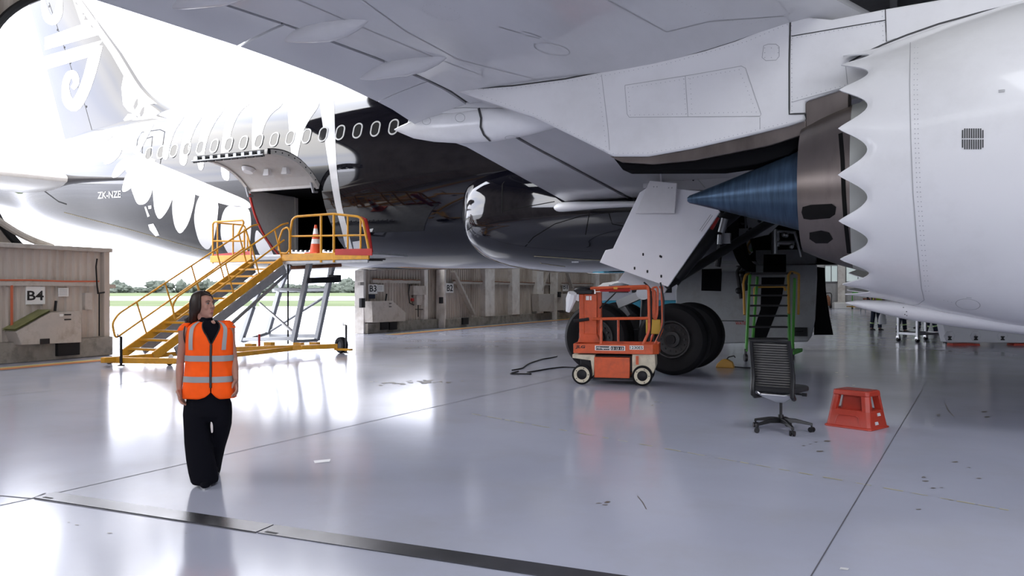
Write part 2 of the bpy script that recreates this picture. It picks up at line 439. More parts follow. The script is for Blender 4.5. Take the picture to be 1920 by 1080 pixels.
for pts, ws in [
  ([(613, 186), (615, 215), (619, 260), (625, 320), (634, 380), (645, 425), (656, 470)], [27, 25, 20, 14, 12, 11, 12]),
  ([(285, 230), (275, 250), (262, 275), (256, 288)], [10, 9, 9, 10]),
  ([(230, 243), (240, 270), (262, 290), (290, 304)], [6, 7, 8, 9]),
  ([(668, 452), (671, 475)], [14, 12])]:
    paint_stroke(fm, fb, pts, ws, 1)
# belly seams, doors and registration
for pts in ([(120, 398), (165, 410), (250, 432), (330, 455), (400, 474)],): seam(fm, fb, pts, .035, 3)
for pts in ([(252, 357), (254, 300), (258, 262), (266, 248), (300, 243), (309, 247), (303, 290), (294, 353), (252, 359)],
            [(266, 300), (268, 262), (286, 256), (282, 300)]): seam(fm, fb, pts, .03, 2)
vs_, fs_, w_, h_ = text_geo('ZK-NZE', 1, .01)
hit = []
for x, y in vs_:
    l, n = cast(fb, 184+43*x, 372.5-12.5*y-2.5*x+4.0*(1-y)*0); hit.append(l+n*.012)
fm.add(hit, fs_, 1)
for q in ([(271, 388), (274, 387), (281, 405), (277, 407)], [(278, 386), (284, 385), (284, 391), (279, 392)], [(278, 421), (288, 419), (296, 434), (299, 441), (292, 443), (281, 431)],  # unseen area light without a fixture, added as fill for dim areas
          [(690, 430), (700, 428), (698, 434), (688, 436)], [(676, 420), (690, 418), (690, 423), (678, 425)]): paint(fm, fb, q, 1)
seam(fm, fb, [(0, 349), (25, 356), (80, 356), (110, 378), (125, 383)], .05, 2)
fuselage = fm.build('fuselage', [m_black, m_livery, m_soot, M('belly_seam', (.25, .20, .10), .5)], plane, fixn=False, sharp=60)
# -- cabin windows
def rrect(w, h, r, n=5):
    out = []
    for cx, cy, b in ((w/2-r, h/2-r, 0), (-w/2+r, h/2-r, 90), (-w/2+r, -h/2+r, 180), (w/2-r, -h/2+r, 270)):
        for i in range(n+1):
            a = math.radians(b+90*i/n); out.append((cx+r*math.cos(a), cy+r*math.sin(a)))
    return out
wa = math.asin(.84/2.92)
def win_mesh():
    mb = MB(); o1 = rrect(.31, .47, .15); o2 = rrect(.235, .39, .115)
    def P(x, y, off):
        a = wa+y/2.92; r = 2.92+off; return V((x, -r*math.cos(a)+2.92*math.cos(wa), r*math.sin(a)-2.92*math.sin(wa)))
    n = len(o1)
    mb.add([P(x, y, .004) for x, y in o1]+[P(x, y, .020) for x, y in o1]+[P(x, y, .020) for x, y in o2]+[P(x, y, .012) for x, y in o2],
           [(k*n+i, k*n+(i+1) % n, (k+1)*n+(i+1) % n, (k+1)*n+i) for k in range(3) for i in range(n)], 0)
    mb.add([P(x, y, .013) for x, y in o2], [tuple(range(n))], 1)
    return mb
w0 = None
for k in range(-3, 17):
    s = -12.1-.59*k; r = fr(s); z = 6.01; dz = z-fz(s); pos = V((s, -math.sqrt(r*r-dz*dz), z))
    if w0 is None:
        w0 = win_mesh().build('cabin_window', [M('window_frame_grey', (.62, .62, .60), .35), m_glass], fuselage); w0.location = pos; w = w0
    else: w = copyobj(w0, fuselage, pos)
    if s < -19.5: w.rotation_euler.z = math.atan2(fr(s-.3)-fr(s+.3), .6)*1.0*-1
# -- cargo bay and door
cb = MB()
def arc(z): return -math.sqrt(max(.01, 2.92**2-(z-5.17)**2))
zz = [DZ0+(DZ1-DZ0)*i/8 for i in range(9)]
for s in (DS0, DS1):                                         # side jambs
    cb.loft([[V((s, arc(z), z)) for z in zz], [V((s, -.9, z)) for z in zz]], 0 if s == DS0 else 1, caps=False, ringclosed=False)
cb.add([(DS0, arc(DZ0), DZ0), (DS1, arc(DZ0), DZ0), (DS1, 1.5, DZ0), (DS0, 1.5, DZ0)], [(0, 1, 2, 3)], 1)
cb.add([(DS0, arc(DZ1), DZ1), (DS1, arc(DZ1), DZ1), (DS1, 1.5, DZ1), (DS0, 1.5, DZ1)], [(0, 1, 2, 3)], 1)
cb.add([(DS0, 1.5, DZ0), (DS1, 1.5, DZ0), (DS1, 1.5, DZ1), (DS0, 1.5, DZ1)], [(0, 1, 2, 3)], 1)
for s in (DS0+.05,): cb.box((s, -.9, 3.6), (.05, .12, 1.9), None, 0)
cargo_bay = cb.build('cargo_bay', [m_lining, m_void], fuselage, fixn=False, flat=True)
rl = MB(); rl.tube([V((DS0-.02, arc(z)-.02, z)) for z in zz], .035, 8)
rl.build('door_seal', [m_red], fuselage)
cd = MB(); hp = V((0, arc(DZ1)-.02, DZ1+.05)); ep = V((0, -4.95, 5.28)); nseg = 12
mid = (hp+ep)/2; ch = ep-hp; nrm = V((0, ch.z, -ch.y)).normalized()
if nrm.z < 0: nrm = -nrm
ring = []
for i in range(nseg+1):
    t = i/nseg; sag = .30*(4*t*(1-t)); ring.append(hp+ch*t+nrm*sag)
def dsec(s, th): return [q+V((s, 0, 0)) for q in ring]+[q+V((s, 0, 0))-nrm*th for q in ring[::-1]]
cd.loft([dsec(DS0+.02, .03), dsec(DS1-.02, .03)], 0)
cargo_door = cd.build('cargo_door', [m_black], plane, sharp=40)
ci = MB()
def q_(t, s, off): sag = .30*(4*t*(1-t)); return hp+ch*t+nrm*(sag-off)+V((s, 0, 0))
for i in range(nseg):                                          # inner lining with a shallow dish
    t0, t1 = .04+.84*i/nseg, .04+.84*(i+1)/nseg
    ci.add([q_(t0, DS0+.12, .13), q_(t0, DS1-.12, .13), q_(t1, DS1-.12, .13), q_(t1, DS0+.12, .13)], [(0, 1, 2, 3)], 0)
for s in (DS0+.06, DS1-.06):
    for i in range(nseg): ci.add([q_(i/nseg, s-.05, .03), q_(i/nseg, s+.05, .03), q_((i+1)/nseg, s+.05, .03), q_((i+1)/nseg, s-.05, .03), q_(i/nseg, s-.05, .17), q_(i/nseg, s+.05, .17), q_((i+1)/nseg, s+.05, .17), q_((i+1)/nseg, s-.05, .17)],
          [(0, 1, 2, 3), (4, 5, 6, 7), (0, 1, 5, 4), (1, 2, 6, 5), (2, 3, 7, 6), (3, 0, 4, 7)], 0)
    for i in range(8): ci.cyl(q_(.1+.11*i, s+.055, .10), q_(.1+.11*i, s+.065, .10), .02, n=8, mat=1)
for t in (.02, .88): ci.beam(q_(t, DS0+.05, .09), q_(t, DS1-.05, .09), .10, .14, 0)
ci.build('door_lining', [m_lining, m_dark], cargo_door)
cl = MB()
cl.beam(q_(.97, DS0, .10), q_(.97, DS1, .10), .10, .12, 0)
for i in range(9):
    s = DS0+.2+(DS1-DS0-.4)*i/8
    cl.box(q_(1.0, s, .14), (.10, .16, .13), None, 1); cl.cyl(q_(1.02, s-.1, .2), q_(1.02, s+.1, .2), .03, n=8, mat=0)
cl.tube([q_(1.03, DS0+.05, .17), q_(1.03, DS1-.05, .17)], .022, 8, 1)
cl.build('latch_row', [m_dark, m_steel], cargo_door)
lp = MB(); c = q_(.42, DS0+.75, .15); lp.cyl(c, c-nrm*.10, .20, .14, 20); lp.build('work_light', [m_livery], cargo_door)
for s in (1.35, 2.0):
    bx = MB(); bx.box(q_(.36, DS0+s, .22), (.20, .16, .18), None, 0, .7); bx.box(q_(.36, DS0+s, .30), (.13, .11, .04), None, 0); bx.build('handle_box', [m_livery], cargo_door)
for s in (DS0+.08, DS1-.14):
    hg = MB(); hg.tube([q_(.10, s, .17), q_(.02, s, .30), V((s, arc(4.4)-.02, 4.40))], .035, 8); hg.build('hinge_arm', [m_grill], cargo_door)
# -- fin
fin = MB(); FL = [(A(325, 205, 0).x, 7.6, 8.10)]
zs = [5.6+.35*i for i in range(31)]
def fin_le(z): return interp([(7.0, -21.5), (7.9, -22.9), (8.16, -23.5), (8.6, -24.3), (9.2, -25.0), (10.5, -26.05), (12.87, -28.3), (16.2, -31.5)], z)
def fin_te(z): return interp([(5.0, -28.6), (7.37, -29.3), (13.4, -31.6), (16.2, -32.7)], z)
NACA = lambda x, t: 5*t*(.2969*math.sqrt(x)-.126*x-.3516*x*x+.2843*x**3-.1036*x**4)
rings = []
for z in zs:
    le, te = fin_le(z), fin_te(z); cd_ = le-te; rg = []
    X = [(1-math.cos(PI*i/14))/2 for i in range(15)]
    for x in X: rg.append(V((le-cd_*x, -cd_*NACA(x, .10), z)))
    for x in X[-2:0:-1]: rg.append(V((le-cd_*x, cd_*NACA(x, .10), z)))
    rings.append(rg)
fin.loft(rings, 0); vb = fin.bvh()
for q in ([(81, 106), (194, 75), (167, 107), (89, 130)], [(73, 74), (153, 46), (135, -6), (158, -6), (194, 63), (77, 96)],
          [(233, 137), (238, 152), (250, 170), (275, 192), (302, 212), (290, 222), (268, 224), (252, 214), (240, 208), (231, 196), (228, 165)],
          [(232, 224), (240, 214), (252, 213), (258, 222), (246, 229), (235, 229)]): paint(fin, vb, q, 1, res=14)
paint_stroke(fin, vb, [(182, 84), (174, 118), (165, 150), (153, 180), (140, 198), (127, 188), (123, 162), (129, 142), (139, 140), (143, 155), (136, 166)], [22, 22, 21, 21, 22, 19, 13, 14, 14, 12, 9], 1)
paint_stroke(fin, vb, [(112, -6), (110, 22), (101, 38), (89, 32), (82, 8), (80, -6)], [10, 16, 18, 16, 10, 8], 1)
for q in ([(254, 190), (258, 184), (259, 196), (253, 206), (250, 200)], [(266, 204), (271, 199), (270, 212), (264, 221), (262, 213)]): paint(fin, vb, q, 0, off=.014)
seam(fin, vb, [(92, 5), (120, 88), (135, 132), (160, 200), (174, 250)], .03, 2)
dots(fin, vb, [(92, 12), (108, 56), (121, 89), (132, 118), (150, 166), (162, 200), (172, 248)], 55, .05, 2)
vertical_fin = fin.build('vertical_fin', [m_black, m_livery, m_line], plane, fixn=False)
fe = MB()
for z0, z1 in zip(zs[8:], zs[9:]):
    def lp_(z, x, sg): cdd = fin_le(z)-fin_te(z); return V((fin_le(z)-cdd*x+.012, sg*(cdd*NACA(x, .10)+.012), z))
    for sg in (-1, 1):
        fe.add([lp_(z0, 0, sg), lp_(z0, .05, sg), lp_(z1, .05, sg), lp_(z1, 0, sg)], [(0, 1, 2, 3)], 0)
        fe.add([lp_(z0, .05, sg), lp_(z0, .10, sg), lp_(z1, .10, sg), lp_(z1, .05, sg)], [(0, 1, 2, 3)], 0)
fe.build('fin_leading_edge', [m_alu], vertical_fin)
# -- tailplanes
def tailplane(sg):
    mb = MB(); rings = []
    for p in [.6+.62*i for i in range(16)]:
        le = -25.7-.72*(p-1.3); te = -31.3-.36*(p-1.3); c = le-te; z = 5.52+.06*(p-1.3); rg = []
        X = [(1-math.cos(PI*i/12))/2 for i in range(13)]
        for x in X: rg.append(V((le-c*x, sg*p, z+c*NACA(x, .115))))
        for x in X[-2:0:-1]: rg.append(V((le-c*x, sg*p, z-c*NACA(x, .115))))
        rings.append(rg)
    mb.loft(rings, 0); o = mb.build('tailplane', [m_white], plane)
    e = MB(); rr = []
    for p in [1.9+.62*i for i in range(13)]:
        le = -25.7-.72*(p-1.3); te = -31.3-.36*(p-1.3); c = le-te; z = 5.52+.06*(p-1.3)
        rr.append([V((le-c*x+.012, sg*p, z+k*(c*NACA(x, .115)+.01))) for x, k in ((.035, 1), (.018, 1), (.006, 1), (0, 1), (.006, -1), (.018, -1))])
    e.loft(rr, 0, caps=False, ringclosed=False); e.build('leading_edge_strip', [m_lining], o)
tailplane(-1); tailplane(1)
# -- wing
LE = [(2.2, 4.2), (10.1, -.62), (14.7, -3.6), (20.8, -7.5), (28, -12.1), (30, -14.2)]
TE = [(2.2, -6.88), (8, -7.05), (10.7, -7.13), (11.6, -7.22), (12.87, -7.52), (14.7, -8.25), (20.8, -10.9), (28, -14.0), (30, -15.0)]
ZR = [(2.2, 3.60), (3.15, 3.70), (8, 4.28), (8.8, 4.42), (10.1, 4.70), (12.87, 4.93), (14.7, 5.12), (20.8, 5.7), (30, 6.9)]
LOW = [(0, .52), (.02, .42), (.06, .37), (.12, .31), (.2, .19), (.3, .08), (.4, .02), (.5, .0), (.7, -.01), (.84, -.02), (.92, -.11), (1, -.245)]
UPP = [(0, .52), (.02, .70), (.06, .85), (.12, .96), (.2, 1.03), (.35, 1.04), (.5, .95), (.7, .62), (.85, .27), (1, -.225)]
def wpt(p, x, up=False, off=0):
    le, te = interp(LE, p), interp(TE, p); c = le-te
    lift = .245*((x-.84)/.16)**1.3*(1-max(.08, min(1, (p-7.8)/1.8))) if x > .84 else 0      # the inboard flap lies flat
    return V((le-c*x, -p, interp(ZR, p)+(smoothtab(UPP if up else LOW, x)+lift)*max(.35, min(1.5, (c/6.5)))+off))
def wloft(ps, x0, x1, nx=22, sg=1):
    mb = MB(); rings = []
    X = [x0+(x1-x0)*(1-math.cos(PI*i/nx))/2 for i in range(nx+1)]
    for p in ps: rings.append([wpt(p, x) for x in X]+[wpt(p, x, True) for x in X[::-1] if not (x < 1e-6)])
    if sg < 0: rings = [[V((q.x, -q.y, q.z)) for q in r] for r in rings]
    mb.loft(rings, 0); return mb
def rng(a, b, st): k = max(1, int(round((b-a)/st))); return [a+(b-a)*i/k for i in range(k+1)]
wm = wloft(rng(2.2, 30, .4), 0, .845); wb = wm.bvh()
lines = [[(560, 0), (700, 60), (820, 110), (900, 140)], [(1140, 0), (1250, 60), (1330, 40), (1470, 30)], [(680, 0), (760, 58), (860, 112), (1010, 150)]]
for q in lines: seam(wm, wb, q, .012, 1)
def ellpx(cx, cy, rx, ry, rot=0, n=22): return [(cx+rx*math.cos(2*PI*i/n)*math.cos(rot)-ry*math.sin(2*PI*i/n)*math.sin(rot), cy+rx*math.cos(2*PI*i/n)*math.sin(rot)+ry*math.sin(2*PI*i/n)*math.cos(rot)) for i in range(n+1)]
dots(wm, wb, ellpx(827, 22, 36, 12, .25), 8, .008, 1)
seam(wm, wb, ellpx(1035, 92, 34, 10, .2), .008, 1)
for q in ([(935, 50), (975, 62)], [(980, 58), (1015, 70)], [(985, 66), (1012, 72)]): seam(wm, wb, q, .012, 1)
dots(wm, wb, [(1270, 0), (1330, 26), (1400, 46), (1480, 24)], 9, .007, 1)
wing = wm.build('wing', [m_wing, m_seam2], plane, sharp=50)
wloft(rng(2.2, 30, 1.6), 0, 1, sg=-1).build('wing', [m_wing], plane, sharp=50)
for nm, p0, p1 in (('wing_flap', 3.15, 8.75), ('flaperon', 8.77, 10.62), ('wing_flap', 10.64, 13.02), ('wing_flap', 13.06, 22.0), ('aileron', 22.1, 28.0)):
    wloft(rng(p0, p1, .4), .857, 1, 8).build(nm, [m_wing], wing, sharp=50)
dk = wloft(rng(3.0, 28.2, .5), .83, .87, 4)                     # dark gap behind the flaps
dk.v = [q+V((0, 0, .035 if i % 10 < 5 else -.03)) for i, q in enumerate(dk.v)]; dk.build('flap_gap', [m_line], wing)
# white fillet fairing where the trailing edge meets the body
ff = MB(); rings = []
for x, y, h, p in ((1027, 394.5, .01, 3.05), (1034, 392, .08, 3.2), (1050, 389, .12, 3.35), (1080, 386.5, .11, 3.45), (1120, 384.5, .085, 3.5), (1170, 383, .07, 3.5), (1240, 382, .06, 3.5)):
    c = A(x, y, p); rings.append([c+V((0, -.16*math.cos(2*PI*i/14)*min(1, h*9), h*math.sin(2*PI*i/14))) for i in range(14)])
ff.loft(rings, 0); ff.build('wing_root_fillet', [m_livery], plane)
# -- wing-to-body fairing
bf = MB(); rings = []
BFS = [(-10.0, .02), (-9.95, .2), (-9.8, .40), (-9.55, .58), (-9.2, .74), (-8.7, .88), (-8.0, .97), (-7.3, 1.0), (-7.0, 1.001), (-6.6, 1.002), (-3.2, 1.003)]
for s, k in BFS:
    rg = []
    for i in range(64):
        a = 2*PI*i/64; ca, sa = math.cos(a), math.sin(a); e = 2/2.7
        x = math.copysign(abs(ca)**e, ca); z = math.copysign(abs(sa)**e, sa)
        rg.append(V((s, 3.42*x*(.80+.20*k), 3.66+(1.58 if z < 0 else (1.5 if k <= 1 else (.75 if k < 1.0015 else .12)))*z*(.70+.30*k)+(1-k)*.0)))
    rings.append(rg)
rings.insert(0, [V((-10.02, q.y*.94, 3.66+(q.z-3.66)*.94)) for q in rings[0]])
bf.loft(rings, 0); bf.m[-1] = 4; bf.m[-2] = 0; bb = bf.bvh()
seam(bf, bb, [(1002, 480), (1090, 486), (1150, 489)], .04, 1); seam(bf, bb, [(1002, 480), (1015, 494), (1060, 500)], .04, 1)
paint(bf, bb, [(1072, 489), (1085, 489), (1085, 492), (1072, 492)], 2)
seam(bf, bb, [(955, 330), (942, 345), (941, 400)], .03, 3); seam(bf, bb, [(942, 396), (985, 388), (1040, 378)], .02, 3)
for q in ([(985, 462), (1000, 445), (1040, 420), (1090, 405), (1150, 398)], [(1105, 400), (1098, 440)], [(1142, 400), (1148, 420), (1175, 425)]): seam(bf, bb, q, .02, 3)
fairing = bf.build('belly_fairing', [m_black, M('access_line_cream', (.40, .35, .22), .5), m_livery, m_soot, m_void], plane, fixn=False, sharp=50)
fw = MB(); rings = []                                         # forward part, clear of the wheel bay
for s in (.8, 3, 6):
    rings.append([V((s, q.y, q.z)) for q in [V((0, 3.42*math.copysign(abs(math.cos(2*PI*i/64))**.74, math.cos(2*PI*i/64)), 3.66+1.55*math.copysign(abs(math.sin(2*PI*i/64))**.74, math.sin(2*PI*i/64)))) for i in range(64)]])
fw.loft(rings, 0); fw.build('belly_fairing', [m_black], plane, sharp=50)
# -- flap support fairings
def canoe(name, secs, p, mat, web=None, seams=()):
    mb = MB(); rings = []
    for s, z, h, w in secs: rings.append([V((s, -p+w*math.cos(2*PI*i/20), z+h*math.sin(2*PI*i/20))) for i in range(20)])
    mb.loft(rings, 0)
    if web: pxprism(mb, web, p+.15, .3, 0)
    bv = mb.bvh()
    for q, w in seams: seam(mb, bv, q, w, 1)
    return mb, bv
cm, cv = canoe('flap_fairing', [(-7.58, 4.33, .01, .01), (-7.45, 4.32, .06, .06), (-7.2, 4.30, .15, .13), (-6.8, 4.285, .225, .19), (-6.3, 4.27, .275, .22), (-5.7, 4.265, .285, .23), (-5.1, 4.28, .25, .22), (-4.6, 4.31, .19, .19), (-4.1, 4.36, .10, .12), (-3.8, 4.4, .03, .04)],
        9.5, m_white, [(752, 216), (807, 152), (850, 160), (1020, 175), (1020, 228), (900, 212), (820, 212)], [])
seam(cm, cv, [(898, 203), (903, 222), (902, 238), (908, 252), (922, 266)], .04, 1, .014, 3)
seam(cm, cv, [(757, 218), (800, 206), (870, 202), (950, 204), (985, 208)], .012, 2)
for e in ((800, 227, 8, 7), (863, 221, 9, 8), (959, 258, 12, 4)): seam(cm, cv, ellpx(*e), .008, 2)
cm.build('flap_fairing', [m_white, m_line, m_seam2], wing, sharp=45)
for p, s0, s1 in ((11.35, -7.0, -5.45), (12.75, -7.15, -5.75), (14.0, -7.75, -6.2), (17.2, -9.5, -7.6), (20.4, -11, -9)):
    mb = MB(); rings = []
    for k, wgt in ((0, .03), (.08, .35), (.2, .65), (.38, .92), (.55, 1), (.72, .9), (.87, .6), (.96, .3), (1, .04)):
        s = s0+(s1-s0)*k; le, te = interp(LE, p), interp(TE, p); x = (le-s)/(le-te); zc = wpt(p, min(1, x)).z+.05
        rings.append([V((s, -p+.17*wgt*math.cos(2*PI*i/16), zc+.22*wgt*math.sin(2*PI*i/16))) for i in range(16)])
    mb.loft(rings, 0); bv = mb.bvh()
    mb.build('flap_fairing', [m_wing], wing, sharp=45)
# -- pylon
py = MB()
pp = [(846, 168), (846, 130), (1000, 105), (1200, 60), (1420, 5), (1500, 30), (1560, 36), (1655, 17), (1800, -8), (1960, -40), (2000, 60), (1760, 150), (1592, 164), (1510, 190), (1510, 226), (1478, 236), (1400, 255), (1300, 278), (1215, 293), (1150, 293), (1100, 268), (1000, 219), (900, 186)]
pxprism(py, pp, 10.08, .70, 0); pb = py.bvh()
pylon_pts = [[(1482, 34), (1480, 120), (1480, 214), (1510, 213)], [(1510, 213), (1510, 228)], [(848, 167), (905, 165), (960, 161), (1060, 148), (1130, 134), (1190, 123), (1250, 112), (1320, 95), (1380, 76), (1430, 56), (1478, 36)], [(1592, 117), (1625, 98), (1655, 84), (1700, 66), (1760, 45), (1840, 23), (1925, 3)]]
for q in pylon_pts: seam(py, pb, q, .022, 1)
for q in ([(1660, 18), (1662, 78)], [(1484, 68), (1660, 38)]): seam(py, pb, q, .012, 1)
for q in ([(1172, 160), (1300, 140), (1390, 124), (1398, 128), (1427, 214), (1425, 218), (1180, 220), (1176, 214), (1172, 166), (1172, 160)], [(1285, 143), (1290, 219)], [(1128, 140), (1140, 240), (1144, 292)], [(1425, 220), (1425, 250)],
          [(1432, 86), (1440, 83), (1455, 83), (1461, 88), (1461, 106), (1455, 113), (1436, 114), (1429, 108), (1432, 86)], [(1660, 40), (1662, 78), (1680, 72)], [(1484, 192), (1588, 162)], [(1585, 118), (1590, 165)]): seam(py, pb, q, .008, 2)
for q in ([(1178, 165), (1300, 146), (1386, 131), (1418, 210), (1182, 216), (1178, 165)], [(1282, 148), (1286, 214)], [(1294, 148), (1298, 214)], [(1120, 140), (1133, 245), (1138, 285)], [(1150, 288), (1215, 287), (1300, 272), (1400, 248), (1475, 230)], [(905, 180), (1000, 213), (1100, 262), (1140, 286)],
          [(1486, 72), (1658, 42)], [(1486, 186), (1584, 160)], [(1654, 22), (1656, 76)], [(1484, 40), (1485, 208)], [(880, 168), (960, 166), (1100, 148), (1250, 120), (1400, 78), (1476, 46)]): dots(py, pb, q, 8.5, .0055, 3)
for q in ([(1434, 90), (1459, 90), (1459, 108), (1434, 108), (1434, 90)],): dots(py, pb, q, 9, .006, 3)
pylon = py.build('engine_pylon', [m_nac, m_line, m_seam2, m_rivet], plane, sharp=30, bevel=.03)
hs = MB()
pxprism(hs, [(1143, 293), (1215, 293), (1300, 278), (1400, 255), (1512, 224), (1512, 252), (1440, 274), (1300, 301), (1225, 308), (1165, 304)], 10.03, .6, 0)
pxprism(hs, [(1150, 296), (1165, 303), (1230, 308), (1300, 301), (1440, 274), (1512, 250), (1512, 262), (1480, 290), (1420, 308), (1350, 318), (1168, 319)], 9.93, .42, 1)
pxprism(hs, [(1508, 190), (1592, 163), (1592, 225), (1512, 250)], 10.04, .62, 0)
hs.build('heat_shield', [m_heat, m_void], pylon, bevel=.015)
# -- engine
EP = 9.73; EZ = 3.07; CZ = 2.93
def chev(th, s_root, depth):
    f = 1-abs(math.sin(9*(th-math.radians(-6.3))))**1.2
    return s_root-depth*f
NPROF = [(-.27, 1.535), (-.1, 1.56), (.2, 1.64), (.6, 1.74), (1.2, 1.86), (1.8, 1.93), (2.6, 1.96), (3.4, 1.95), (4.0, 1.86), (4.5, 1.77), (4.8, 1.66), (4.95, 1.55)]
nt_ = 18*16
def nring(s_fn, r_fn): return [V((s_fn(2*PI*i/nt_), -EP-r_fn(2*PI*i/nt_)*math.cos(2*PI*i/nt_), EZ+r_fn(2*PI*i/nt_)*math.sin(2*PI*i/nt_))) for i in range(nt_)]
nm = MB(); rings = []
for k in (1, .66, .33, 0): rings.append(nring(lambda t: -.20+(chev(t, -.26, .30)+.20)*k, lambda t: 1.545+(1.505-1.545)*k*(1.0)))
for s, r in NPROF[1:]: rings.append(nring(lambda t: s, lambda t: r))
nm.loft(rings, 0, caps=False); nb = nm.bvh()
for s, r in ((.17, 1.615),):
    pass
seam(nm, nb, [(1707, 80), (1706, 160), (1708, 260), (1712, 360), (1719, 450), (1728, 540), (1733, 562), (1722, 570), (1690, 577), (1688, 581)], .009, 2)
for dx in (8, 14): dots(nm, nb, [(1707+dx, 90), (1706+dx, 160), (1708+dx, 260), (1712+dx, 360), (1719+dx, 450), (1728+dx, 545)], 9, .006, 3)
seam(nm, nb, ellpx(1815, 570, 23, 10, .1), .008, 2)
dots(nm, nb, [(1770, 562), (1792, 568)], 7, .006, 3)
for q in ([(1872, 170), (1884, 169), (1884, 172), (1872, 173)], [(1812, 557), (1822, 558)]): seam(nm, nb, q, .01, 2)
gx0, gx1, gy0, gy1 = 1803, 1845, 240, 281                       # louvred vent
for i in range(10):
    x = gx0+2+(gx1-gx0-4)*i/9; e = 4 if i in (0, 9) else 1
    for ya, yb in ((gy0+e, (gy0+gy1)/2-1), ((gy0+gy1)/2+1, gy1-e)): seam(nm, nb, [(x, ya), (x, yb)], .0125, 1)
nacelle = nm.build('engine_nacelle', [m_nac, m_line, m_seam2, m_rivet], plane, sharp=50)
ni = MB(); rings = []
for k in (1, .66, .33, 0): rings.append(nring(lambda t: -.20+(chev(t, -.26, .30)+.20)*k, lambda t: 1.515+(1.493-1.515)*k))
for s, r in ((.2, 1.53), (.6, 1.56), (1.2, 1.58), (1.9, 1.56)): rings.append(nring(lambda t: s, lambda t: r))
ni.loft(rings, 0, caps=False); rim = MB()
r0 = nring(lambda t: chev(t, -.26, .30), lambda t: 1.506); r1 = nring(lambda t: chev(t, -.26, .30), lambda t: 1.492)
ni.loft([r0, r1], 1, caps=False)
ni.build('fan_duct_lining', [m_duct, M('chevron_edge', (.7, .7, .7), .4)], nacelle, fixn=True)
ib = MB(); ib.lathe([(1.56, 1.9), (.3, 1.9)], (0, -EP, EZ), (1, 0, 0), 48, 0, caps=False); ib.lathe([(1.55, 4.95), (1.42, 4.7), (1.40, 4.0), (1.40, 3.0), (.2, 3.0)], (0, -EP, EZ), (1, 0, 0), 48, 1, caps=False)
ib.build('duct_bulkhead', [m_dark, m_duct], nacelle)
cc = MB(); cc.lathe([(1.30, 1.9), (1.28, 1.0), (1.20, .3), (1.10, -.2), (1.035, -.46)], (0, -EP, CZ), (1, 0, 0), 64, 0, caps=False)
cc.build('core_cowl', [m_duct], nacelle)
cn = MB(); cn.lathe([(1.035, -.455), (1.03, -.47), (.985, -.62), (.91, -.82), (.80, -1.06), (.785, -1.06), (.83, -.9), (.86, -.6)], (0, -EP, CZ), (1, 0, 0), 96, 0, caps=False)
kb = cn.bvh()
for q in ([(1505, 388), (1520, 384), (1560, 382), (1568, 388), (1566, 402), (1556, 409), (1520, 412), (1507, 410), (1503, 398)], [(1518, 436), (1540, 432), (1555, 436), (1562, 448), (1552, 456), (1530, 456), (1518, 448)]): paint(cn, kb, q, 1, off=.004, res=6)
seam(cn, kb, [(1576, 250), (1580, 300), (1582, 360), (1586, 420), (1592, 475)], .05, 1, off=.003)
cn.build('core_nozzle', [m_heat, m_soot], nacelle)
pg = MB(); pg.lathe([(.60, -.75), (.575, -.95), (.47, -1.25), (.335, -1.66), (.20, -2.08), (.10, -2.40), (.055, -2.55), (.03, -2.58), (.002, -2.585)], (0, -EP, CZ), (1, 0, -.0), 64, 0)
for i, q in enumerate(pg.v): pg.v[i] = q+V((0, 0, -.045*max(0, (-.9-q.x)/1.68)))
pg.build('exhaust_cone', [m_cone], nacelle, sharp=30)
kf = MB(); rings = []
for s, zb, w, zt in ((-.55, 1.455, .02, 1.475), (-.42, 1.41, .06, 1.50), (-.1, 1.32, .16, 1.50), (.15, 1.26, .22, 1.52), (.73, 1.175, .28, 1.50), (1.39, 1.10, .32, 1.45), (2.2, 1.04, .34, 1.40), (3.2, 1.03, .3, 1.3), (4.2, 1.15, .1, 1.3)):
    rings.append([V((s, -EP+w*math.cos(2*PI*i/20), (zb+zt)/2+(zt-zb)/2*math.sin(2*PI*i/20))) for i in range(20)])
kf.loft(rings, 0); kv = kf.bvh(); seam(kf, kv, [(1694, 576), (1697, 590), (1698, 602)], .012, 1); dots(kf, kv, [(1700, 584), (1701, 598)], 6, .008, 1)
kf.build('keel_fairing', [m_nac, m_line], nacelle, sharp=45)
# -- landing gear
lg = MB(); GS, GP = -4.58, 4.85
gear = None
lg.tube([V((GS, -GP, .69)), V((GS+.05, -GP, 1.5)), V((GS+.12, -GP, 2.4))], [.14, .14, .15], 18); lg.tube([V((GS+.1, -GP, 1.9)), V((GS+.25, -GP, 3.72))], [.21, .22], 20)
lg.beam((GS-.85, -GP, .69), (GS+.85, -GP, .69), .26, .26, 0)
for ds in (-.76, .76): lg.cyl((GS+ds, -GP-.98, .69), (GS+ds, -GP+.98, .69), .09, n=14)
gear = lg.build('main_gear_strut', [m_dark], plane)
tl = MB(); pts = [A(1165, 569, 5.0), A(1212, 547, 5.0)]
tl.beam(A(1160, 571, 5.05), A(1215, 547, 5.05), .16, .20, 0, up=(0, 1, 0)); tl.cyl(A(1206, 549, 5.2), A(1206, 549, 4.8), .14, n=18); tl.beam(A(1165, 569, 5.0), A(1180, 592, 5.0), .12, .2, 0, up=(0, 1, 0))
tl.build('torque_link', [m_steel], gear)
br = MB(); br.tube([A(1262, 528, 5.2), A(1352, 420, 5.0), A(1440, 345, 4.2)], .13, 12); br.tube([A(1250, 535, 5.4), A(1480, 395, 3.0)], .09, 12); br.tube([A(1360, 450, 4), A(1352, 395, 4)], .06, 10); br.tube([A(1345, 500, 3), A(1352, 455, 3)], .07, 10)
br.build('side_brace', [m_dark], gear)
